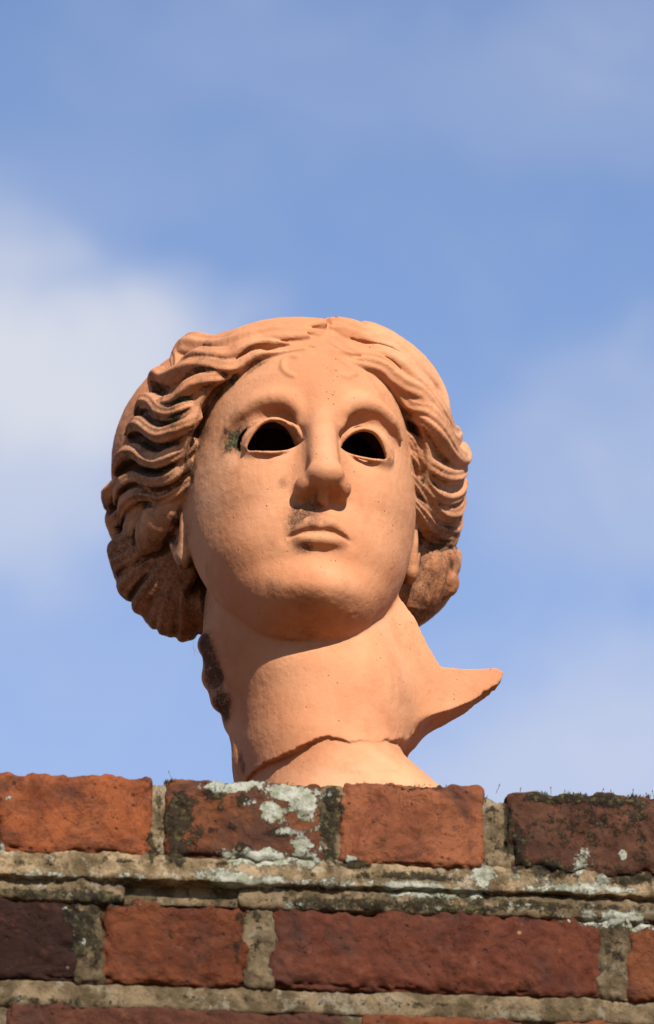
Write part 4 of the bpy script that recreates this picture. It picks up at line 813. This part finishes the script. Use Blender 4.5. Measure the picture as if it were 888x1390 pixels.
MOSS_AND_SHADE = [(-113.5, -98.3, 3.7, 25.6, 0.35), (-21.1, -92.9, 4.2, 23.6, 0.4), (180.6, -84.5, 5.6, 20.5, 0.35), (115.7, -19.1, 5.6, 15.4, 0.4), (-152.8, -134.4, 93, 4.1, 0.5), (40.3, -128.7, 139.5, 3.1, 0.45), (-69.4, -96.8, 32.6, 10.3, 0.25), (-142.6, -51, 55.8, 2.6, 0.35), (65.7, -54, 46.5, 2.6, 0.4), (114.3, -28.1, 5.6, 25.6, 0.45), (-77.3, -35.3, 2.8, 15.4, 0.35), (-113.3, -107, 4.7, 12.3, 0.6), (-21.8, -99.5, 4.7, 18.5, 0.5), (180.7, -94.6, 6.5, 18.5, 0.55), (-125.6, -72.4, 41.9, 3.1, 0.5), (90.7, -66.4, 93, 2.6, 0.5), (-63.5, -75.5, 32.6, 2.1, 0.4), (167.3, -21.6, 37.2, 17.4, 0.42), (141.8, -27.1, 14, 15.4, 0.4), (193, -13.9, 14, 10.3, 0.55), (15.4, -22.9, 4.7, 20.5, 0.6), (-141.7, -90.6, 27.9, 15.4, 0.3), (-129.7, -70.8, 51.2, 3.6, 0.62), (65.5, -70.9, 111.6, 3.6, 0.8), (166.2, -69, 46.5, 3.1, 0.6), (-163, -61.5, 14, 2.6, 0.4), (107.7, -46.3, 3.7, 5.1, 0.6), (-78.4, -17.4, 3.3, 10.3, 0.5), (-78.4, -44.2, 3.7, 7.2, 0.6), (20.5, -6.9, 4.7, 5.1, 0.8), (-23.9, -101.7, 6.5, 13.3, 0.6), (182.4, -96.8, 7.4, 8.2, 0.7), (-22, -78.4, 5.6, 4.1, 0.7), (-65.9, -16.1, 8.4, 6.2, 1), (-67.4, -28.2, 9.8, 13.3, 1), (-65.5, -44.6, 9.3, 10.3, 1), (-56.5, -32.3, 4.7, 5.1, 0.7), (-47.5, -10.9, 6.5, 4.6, 1), (-31.6, -13.4, 4.7, 4.1, 0.9), (-43.3, -18.4, 4.7, 3.1, 0.6), (-29.7, -43.3, 5.6, 4.6, 1), (-36.5, -30.2, 3.7, 2.6, 0.8), (-6.3, -32.6, 11.2, 3.6, 1), (18.8, -11.5, 4.2, 10.3, 1), (18.4, -29.5, 5.6, 13.3, 0.9), (18, -46, 5.6, 6.2, 0.9), (-82.6, -44.4, 3.3, 12.3, 0.8), (-47.3, -33.3, 5.6, 3.1, 0.5), (-117.3, -73, 14, 4.1, 1), (-117.8, -89.7, 9.3, 22.6, 1), (-100.8, -74.2, 12.1, 4.1, 0.8), (-127.4, -83.5, 4.7, 7.2, 0.7), (-31.9, -82.3, 4.7, 5.1, 0.8), (-32.2, -99.8, 3.7, 10.3, 0.6), (-150.4, -71.1, 27.9, 3.1, 0.7), (120.7, -23.4, 3.3, 22.6, 0.85), (114.1, -13.7, 6.5, 5.1, 0.6), (126, -36.6, 4.7, 18.5, 0.8), (150.7, -6, 27.9, 3.6, 1), (180.4, -6.7, 27.9, 3.6, 1), (163.2, -17.3, 11.2, 10.3, 0.5), (143.5, -49.4, 18.6, 7.2, 0.8), (187.7, -52.3, 23.3, 6.2, 0.85), (196.7, -34, 6.5, 20.5, 0.5), (32.2, -49.9, 12.1, 3.6, 0.9), (65.7, -55.8, 32.6, 2.6, 0.8), (90.6, -71.7, 46.5, 3.1, 0.9), (15.5, -72.7, 27.9, 2.6, 0.8), (141, -68.2, 27.9, 3.1, 0.9), (24.7, -18, 2.8, 13.3, 0.7), (-43, -51.8, 9.3, 2.1, 0.6), (63.9, -1.2, 27.9, 2.1, 0.5), (-159, -55.2, 37.2, 1.5, 0.5), (-97, -52.9, 18.6, 1.5, 0.6), (9.2, -57, 4.7, 2.1, 0.5), (180.4, -90.2, 7.4, 10.3, 0.5), (-21.9, -91.6, 2.8, 15.4, 0.5), (171.9, -7.9, 14, 7.2, 0.5), (-16.1, -8.3, 4.7, 3.6, 0.5), ]  # moss; strips on the second bed also paint in the ledge's shadow
# ================================================================ objects
def link(o, parent=None):
    sc.collection.objects.link(o)
    if parent is not None: o.parent = parent
    return o
def thing(name, label, cat_, loc=(0, 0, 0), rz=0.0, group=None):
    o = bpy.data.objects.new(name, None); link(o); o.location = loc; o.rotation_euler = (0, 0, rz); o.empty_display_size = 0.05
    o['label'] = label; o['category'] = cat_
    if group: o['group'] = group
    return o
def part(name, me, mat, parent):
    o = bpy.data.objects.new(name, me); link(o, parent)
    if mat and not me.materials: me.materials.append(mat)
    return o
# ---------------------------------------------------------------- ground
gm = bpy.data.meshes.new('ground')
gm.from_pydata([(-600, -600, 0), (600, -600, 0), (600, 600, 0), (-600, 600, 0)], [], [(0, 1, 2, 3)]); gm.materials.append(M_GROUND)
g = bpy.data.objects.new('ground', gm); link(g); g['kind'] = 'structure'
# ---------------------------------------------------------------- wall
WALL_YAW = R_(5.5)
wall = thing('brick_wall', 'weathered red brick wall with pale mortar, moss and white lichen, topped by a course of headers', 'wall', (0, -0.110, WALL_TOP), WALL_YAW)
def lattice(nx, ny, nz):
    """surface of a box lattice: integer points and quads"""
    idx = np.full((nx+1, ny+1, nz+1), -1, np.int64); on = np.zeros(idx.shape, bool)
    on[[0, -1]] = True; on[:, [0, -1]] = True; on[:, :, [0, -1]] = True
    P = np.argwhere(on); idx[P[:, 0], P[:, 1], P[:, 2]] = np.arange(len(P)); Q = []
    for ax in range(3):
        n = [nx, ny, nz]; b, c = (ax+1) % 3, (ax+2) % 3
        I, J = np.meshgrid(np.arange(n[b]), np.arange(n[c]), indexing='ij'); I, J = I.ravel(), J.ravel()
        for side in (0, n[ax]):
            def g_(di, dj):
                q = np.zeros((len(I), 3), int); q[:, ax] = side; q[:, b] = I+di; q[:, c] = J+dj; return idx[q[:, 0], q[:, 1], q[:, 2]]
            f = np.stack([g_(0, 0), g_(1, 0), g_(1, 1), g_(0, 1)], 1)
            Q.append(f if side else f[:, ::-1])
    return P, np.concatenate(Q)
def patches(lst, x, z, wob):
    o = np.zeros(len(x))
    for cx, cz, rx, rz, a in lst:
        m = (np.abs(x-cx) < rx*2+4) & (np.abs(z-cz) < rz*2+4)
        if m.any(): o[m] = np.maximum(o[m], a*np.clip(1.35-np.sqrt(((x[m]-cx)/rx)**2+((z[m]-cz)/rz)**2)+wob[m], 0, 1))
    return o
def block(x0, x1, z0, z1, y0, y1, step, rnd, amp, seed, chip=0.0, rag=0.0, ystep=None):
    """weathered block in wall millimetres (y = depth behind the wall face); returns vertices, quads, moss, lichen"""
    hx, hy, hz = (x1-x0)/2, (y1-y0)/2, (z1-z0)/2; c = np.array([(x0+x1)/2, (y0+y1)/2, (z0+z1)/2])
    ys = ystep or step
    n = [max(2, int(round(2*hx/step))), max(2, int(round(2*hy/ys))), max(2, int(round(2*hz/step)))]
    P, Q = lattice(*n); p = (P/np.array(n)*2-1)*np.array([hx, hy, hz])
    if ystep:      # crowd the depth rows towards the front face
        t = P[:, 1]/n[1]; p[:, 1] = (t**1.8*2-1)*hy
    h = np.array([hx, hy, hz]); r = min(rnd, 0.49*h.min()*2)
    w = p+c
    lr = r*(1+0.5*vnoise(w[:, 0], w[:, 1], w[:, 2], 18, seed+3))[:, None]; lr = np.clip(lr, 0.5, h.min()*0.98)
    inn = np.clip(p, -(h-lr), h-lr); d = p-inn; L = np.linalg.norm(d, axis=1)[:, None]; nrm = d/np.maximum(L, 1e-6)
    v = inn+nrm*np.minimum(lr, np.maximum(L, 1e-6)) if False else inn+nrm*lr
    w = v+c; X, Y, Z = w.T; s = seed*37.7
    dsp = amp*(0.95*fbm(X+s, Y, Z+s, 24, seed % 20, 3)+0.55*fbm(X, Y+s, Z-s, 7, 5+seed % 9, 3)+0.34*fbm(X-s, Y, Z, 2.6, 3+seed % 7, 2))
    if chip > 0:
        edge = np.clip(1-(h-np.abs(v)).clip(0)/7.0, 0, 1); e2 = np.sort(edge, axis=1)[:, 1]
        dsp -= chip*e2*np.clip(fbm(X+s, Y, Z, 11, 9+seed % 5, 3)*2.2+0.1, 0, 1)
    if rag > 0: dsp += rag*np.abs(fbm(X, Y, Z+s, 5, seed % 13, 3))
    wob = 0.55*fbm(X, Y*0.5, Z, 7, 40, 3)
    front = np.clip(1-(Y-2)/60, 0, 1)
    mo = patches(MOSS_AND_SHADE, X, Z, wob)*front; li = patches(LICHEN, X, Z, wob+0.1)*front
    dsp += mo*(1.3+2.2*np.clip(fbm(X, Y, Z, 3.5, 50, 3), -0.3, 1))+li*0.6*np.clip(0.4+fbm(X, Y, Z, 3, 51, 2), 0, 1)
    return w+nrm*dsp[:, None], Q, mo, li
def block_mesh(name, V, Q, mo, li, smooth=True):
    me = mesh_from(name, V*0.001, Q)
    for nm, a in (('moss', mo), ('lichen', li)):
        at = me.attributes.new(nm, 'FLOAT', 'POINT'); at.data.foreach_set('value', a.astype(F4))
    return me
TONES = [(0.17, 0.050, 0.018, 1), (0.11, 0.032, 0.013, 1), (0.07, 0.024, 0.012, 1), (0.13, 0.038, 0.014, 1), (0.04, 0.016, 0.009, 1)]
def brick(x0, x1, z0, z1, y0, y1, tone, seed, step=1.2, amp=2.1, chip=5.0):
    x0 -= 1.3; x1 += 1.3; z0 -= 0.7; z1 += 0.5
    V, Q, mo, li = block(x0, x1, z0, z1, y0, y1, step, 5.0, amp, seed, chip, ystep=4.0 if step < 2 else None)
    c = np.array([(x0+x1)/2, y0, (z0+z1)/2])
    o = part('brick', block_mesh('brick', V-c, Q, mo, li), M_BRICK, wall); o.location = Vector(c)*0.001; o.color = tone
    return o
def mortar(name, x0, x1, z0, z1, y0, y1, seed, step=1.4, rnd=3.0, amp=1.6, rag=0.0):
    V, Q, mo, li = block(x0, x1, z0, z1, y0, y1, step, rnd, amp, seed, 0, rag, ystep=4.0 if step < 2 else None)
    o = part(name, block_mesh(name, V, Q, mo, li), M_MORTAR, wall)
    k = {61: 1.0, 71: 0.8, 72: 0.6, 73: 0.62}.get(seed, 0.5 if name == 'mortar_joint' else 0.62); o.color = (k, k*0.95, k*0.88, 1)
    return o
rnd_ = random.Random(5)
XL, XR = -1000.0, 1000.0
# the courses: (x0, x1, tone, set back) of the bricks in the picture, the rest continue their bond
def c3(a, k=1.0): return (a[0]*k, a[1]*k, a[2]*k, 1)
top = [(-171, -83.5, (0.205, 0.057, 0.018, 1), 0.0, -1.0), (-74, 14, (0.125, 0.043, 0.016, 1), 1.0, -1.5), (24.5, 106, (0.190, 0.062, 0.025, 1), 0.0, 0.5), (122, 211, (0.070, 0.029, 0.015, 1), -0.5, -2.0)]
second = [(-309, -121, (0.022, 0.0085, 0.005, 1), 9.0, 0), (-109, -27, (0.100, 0.028, 0.010, 1), 8.0, 0), (-14, 173, (0.088, 0.024, 0.011, 1), 8.5, 0), (188, 276, (0.120, 0.038, 0.014, 1), 8.0, -6)]  # shade on the leftmost brick is put into its tone
sd_ = 100
for x0, x1, col, yb, zt in top:
    sd_ += 1; brick(x0, x1, -49.5, zt, yb, 212, col, sd_)
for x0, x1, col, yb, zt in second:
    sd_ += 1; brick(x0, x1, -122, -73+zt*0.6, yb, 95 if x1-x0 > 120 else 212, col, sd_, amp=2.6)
third = [(-260, -172, 9), (-160, 27, 9), (39, 127, 9), (139, 326, 9)]
for k, (x0, x1, yb) in enumerate(third):
    sd_ += 1; brick(x0, x1, -185, -136, yb, 95 if x1-x0 > 120 else 212, TONES[(k+1) % 4], sd_, amp=2.4)
def shared(kind, count=4):
    out = []
    for k in range(count):
        w = 88 if kind == 'header' else 187; V, Q, mo, li = block(-w/2, w/2, -49, 0, 0, 205 if w < 100 else 92, 12.0, 4.5, 2.0, 300+k*7+w, 2.0)
        me = block_mesh('brick', V, Q, mo*0, li*0); me.materials.append(M_BRICK); out.append(me)
    return out
HEAD_ME, STR_ME = shared('header'), shared('stretcher')
count = 11; low_V, low_Q, nv = [], [], 0
def place(kind, xc, z, yb, individual):
    global count, nv
    me = rnd_.choice(HEAD_ME if kind == 'h' else STR_ME); tone = c3(rnd_.choice(TONES), rnd_.uniform(0.8, 1.15))
    if individual:
        o = bpy.data.objects.new('brick', me); link(o, wall); o.location = Vector((xc, yb+rnd_.uniform(-1.5, 1.5), z))*0.001; o.color = tone; count += 1
    else:
        v = np.empty(len(me.vertices)*3, F4); me.vertices.foreach_get('co', v); v = v.reshape(-1, 3)+np.array([xc, yb, z])*0.001
        q = np.empty(len(me.loops), np.int32); me.loops.foreach_get('vertex_index', q); low_V.append(v); low_Q.append(q.reshape(-1, 4)+nv); nv += len(v)
# top course outwards
x = 223.0
while x < XR: place('h', x+44, -0.5, 0, True); x += 98
x = -181.0
while x > XL: place('h', x-44, -0.5, 0, True); x -= 98
for row in range(1, 41):
    z = -73-62*(row-1)
    spans = [(second, -309, 276), (third, -260, 326)][row-1] if row < 3 else None
    ind = row < 9
    if row == 1: right, left, first = 288, -321, 's'
    elif row == 2: right, left, first = 338, -272, 'h'
    if row < 3:
        x = right; k = first if row == 1 else 'h'
        while x < XR: w = 187 if k == 's' else 88; place(k, x+w/2, z, 9, ind); x += w+12; k = 'h' if k == 's' else 's'
        x = left; k = 'h' if row == 1 else 's'
        while x > XL: w = 187 if k == 's' else 88; place(k, x-w/2, z, 9, ind); x -= w+12; k = 'h' if k == 's' else 's'
    else:
        x = XL + (0 if row % 2 else -149.5); k = 'h'
        while x < XR: w = 187 if k == 's' else 88; place(k, x+w/2, z, 9, ind); x += w+12; k = 'h' if k == 's' else 's'
if low_V:
    me = mesh_from('lower_bricks', np.concatenate(low_V), np.concatenate(low_Q)); o = part('lower_brickwork', me, M_BRICK, wall); o['kind'] = 'stuff'; o.color = TONES[1]
# mortar: rough beds and upright joints in view, plain backing elsewhere
mortar('mortar_bed', -330, 340, -62.5, -48.0, 2.5, 200, 61, 1.3, 2.0, 2.6, 0.8)
mortar('mortar_bed', -330, -96, -75, -61, 7.0, 190, 62, 1.5, 3.0, 2.6, 1.5)
mortar('mortar_bed', -32, 340, -75.5, -61.5, 7.5, 190, 63, 1.5, 3.0, 2.4, 1.0)
mortar('mortar_bed', -97, -31, -75.0, -70.0, 10, 190, 64, 1.5, 2.0, 1.2)
mortar('mortar_bed', -340, 350, -137, -121.5, 11, 190, 65, 2.0, 3.0, 2.0)
for x0, x1, zt, y0, s in ((-85, -72.5, -3.5, 4.5, 71), (12.5, 26, -2.0, 3.0, 72), (104.5, 123.5, -6.5, 3.0, 73), (209.5, 225, -5, 6, 74), (-184, -169.5, -5, 6, 75)):
    mortar('mortar_joint', x0-1, x1+1, -50, zt, y0, 205, s, 1.3, 3.5, 3.6, 1.2)
for x0, x1, y0, s in ((-122.5, -107.5, 9.5, 81), (-28.5, -12.5, 9.5, 82), (171.5, 189.5, 9.0, 83), (274, 290, 11, 84)):
    mortar('mortar_joint', x0-1, x1+1, -123, -73.5, y0, 190, s, 1.3, 3.5, 3.6, 1.2)
for x0, x1, s in ((-173.5, -158.5, 85), (25.5, 40.5, 86), (125.5, 140.5, 87)):
    mortar('mortar_joint', x0, x1, -186, -137, 12, 190, s, 2.0, 3.0, 2.0)
V, Q, mo, li = block(XL+6, XR-6, -(WALL_TOP*1000), -5, 16, 203, 30, 3, 1.5, 99)
part('mortar_core', block_mesh('mortar_core', V, Q, mo*0, li*0), M_MORTAR, wall)
# moss cushions and sprouts along the top of the wall
def moss_tufts():
    rs = np.random.RandomState(4); V, F = [], []
    def blade(b, d, ln, w):
        i = len(V); d = d/np.linalg.norm(d); s = np.cross(d, rs.randn(3)); s /= np.linalg.norm(s)+1e-9
        V.extend([tuple(b-s*w), tuple(b+s*w), tuple(b+d*ln*0.6+s*w*0.8), tuple(b+d*ln)]); F.append((i, i+1, i+2, i+3))
    spots = [(125, 210, -2, 900, 1.0), (-75, -55, -3, 260, 1.0), (14, 26, -4, 220, 1.2), (106, 123, -7, 260, 1.0), (35, 104, 0.2, 160, 0.5), (-60, 0, -1.5, 160, 0.6)]
    for x0, x1, z, n, k in spots:
        for _ in range(n):
            x = rs.uniform(x0, x1); 
            if vnoise(np.array([x]), np.array([0.]), np.array([0.]), 9, 60)[0] < -0.15 and k > 0.4: continue
            y = abs(rs.randn())*9+1.5; zz = z-max(0, 4.0-y)*0.9+rs.uniform(-.5, .8)
            blade(np.array([x, y, zz]), np.array([rs.randn()*.6, rs.randn()*.6-.5, 1.0]), rs.uniform(1.2, 3.2)*k, 0.35)
    for x in list(rs.uniform(124, 208, 9))+list(rs.uniform(-72, -60, 1))+list(rs.uniform(108, 122, 1)):   # thin fruiting stalks
        b = np.array([x, rs.uniform(3, 9), -2.]); lean = np.array([rs.randn()*.35, 0, 1.]); h = rs.uniform(2.5, 6); w = 0.16
        for q in range(3):
            p0, p1 = b+lean*h*q/3, b+lean*h*(q+1)/3; i = len(V)
            V.extend([tuple(p0-[w, 0, 0]), tuple(p0+[w, 0, 0]), tuple(p1+[w, 0, 0]), tuple(p1-[w, 0, 0])]); F.append((i, i+1, i+2, i+3))
        tp = b+lean*h; i = len(V); V.extend([tuple(tp+[-.45, 0, 0]), tuple(tp+[0, -.45, -.3]), tuple(tp+[.45, 0, 0]), tuple(tp+[0.2, 0, 1.3])]); F.extend([(i, i+1, i+3), (i+1, i+2, i+3)])
    me = bpy.data.meshes.new('moss'); me.from_pydata([(a*.001, b*.001, c*.001) for a, b, c in V], [], F); me.materials.append(M_MOSS)
    o = bpy.data.objects.new('moss', me); link(o); o.location = (0, -0.110, WALL_TOP); o.rotation_euler = (0, 0, WALL_YAW)
    o['kind'] = 'stuff'; o['label'] = 'tiny moss sprouts growing along the top edge of the brick wall'; o['category'] = 'moss'
moss_tufts()
# ---------------------------------------------------------------- bust
bust = thing('terracotta_bust', 'broken terracotta head of a woman with hollow eyes and wavy hair on a brick wall', 'statue', (0, 0, WALL_TOP), YAW)
BV, BQ, lab, moss_a, dirt_shade_a = make_bust_mesh()
BW = to_bust(BV); BN = normals(BW, BQ[:, ::-1]); BQ = BQ[:, ::-1]
fl = lab[BQ]; fl = np.where((fl == 1).any(1), 1, np.where((fl == 2).any(1), 2, np.where((fl == 3).all(1), 3, 0)))
def sub(mask):
    q = BQ[mask]; u, inv = np.unique(q, return_inverse=True); return u, inv.reshape(q.shape)
cx_ = BW[BQ[:, 0], 0]
for nm, mask in (('face_and_neck', fl == 0), ('hair', fl == 1), ('ear', (fl == 2) & (cx_ < 0)), ('ear', (fl == 2) & (cx_ > 0)), ('plinth', fl == 3)):
    if not mask.any(): continue
    u, q = sub(mask); me = mesh_from(nm, BW[u], q, -BN[u] if False else BN[u])
    for an, a in (('moss', moss_a), ('dirt_shade', dirt_shade_a)):
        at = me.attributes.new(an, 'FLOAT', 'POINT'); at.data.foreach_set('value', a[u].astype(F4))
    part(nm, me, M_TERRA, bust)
# ---------------------------------------------------------------- spider threads
def threads():
    cu = bpy.data.curves.new('cobweb', 'CURVE'); cu.dimensions = '3D'; cu.bevel_depth = 0.00009; cu.bevel_resolution = 0
    for pts in COBWEB:
        s = cu.splines.new('POLY'); s.points.add(len(pts)-1)
        for k, p in enumerate(pts): s.points[k].co = (p[0]*.001, -p[1]*.001, (p[2]+228)*.001, 1)
    tmp = bpy.data.objects.new('tmp', cu); link(tmp); dg = bpy.context.evaluated_depsgraph_get(); me = bpy.data.meshes.new_from_object(tmp.evaluated_get(dg)); bpy.data.objects.remove(tmp)
    me.name = 'cobweb'; me.materials.clear(); me.materials.append(M_THREAD)
    o = bpy.data.objects.new('cobweb', me); link(o); o.location = (0, 0, WALL_TOP); o.rotation_euler = (0, 0, YAW)
    o['label'] = 'fine cobweb threads hanging from the left side of the bust neck'; o['category'] = 'cobweb'
threads()
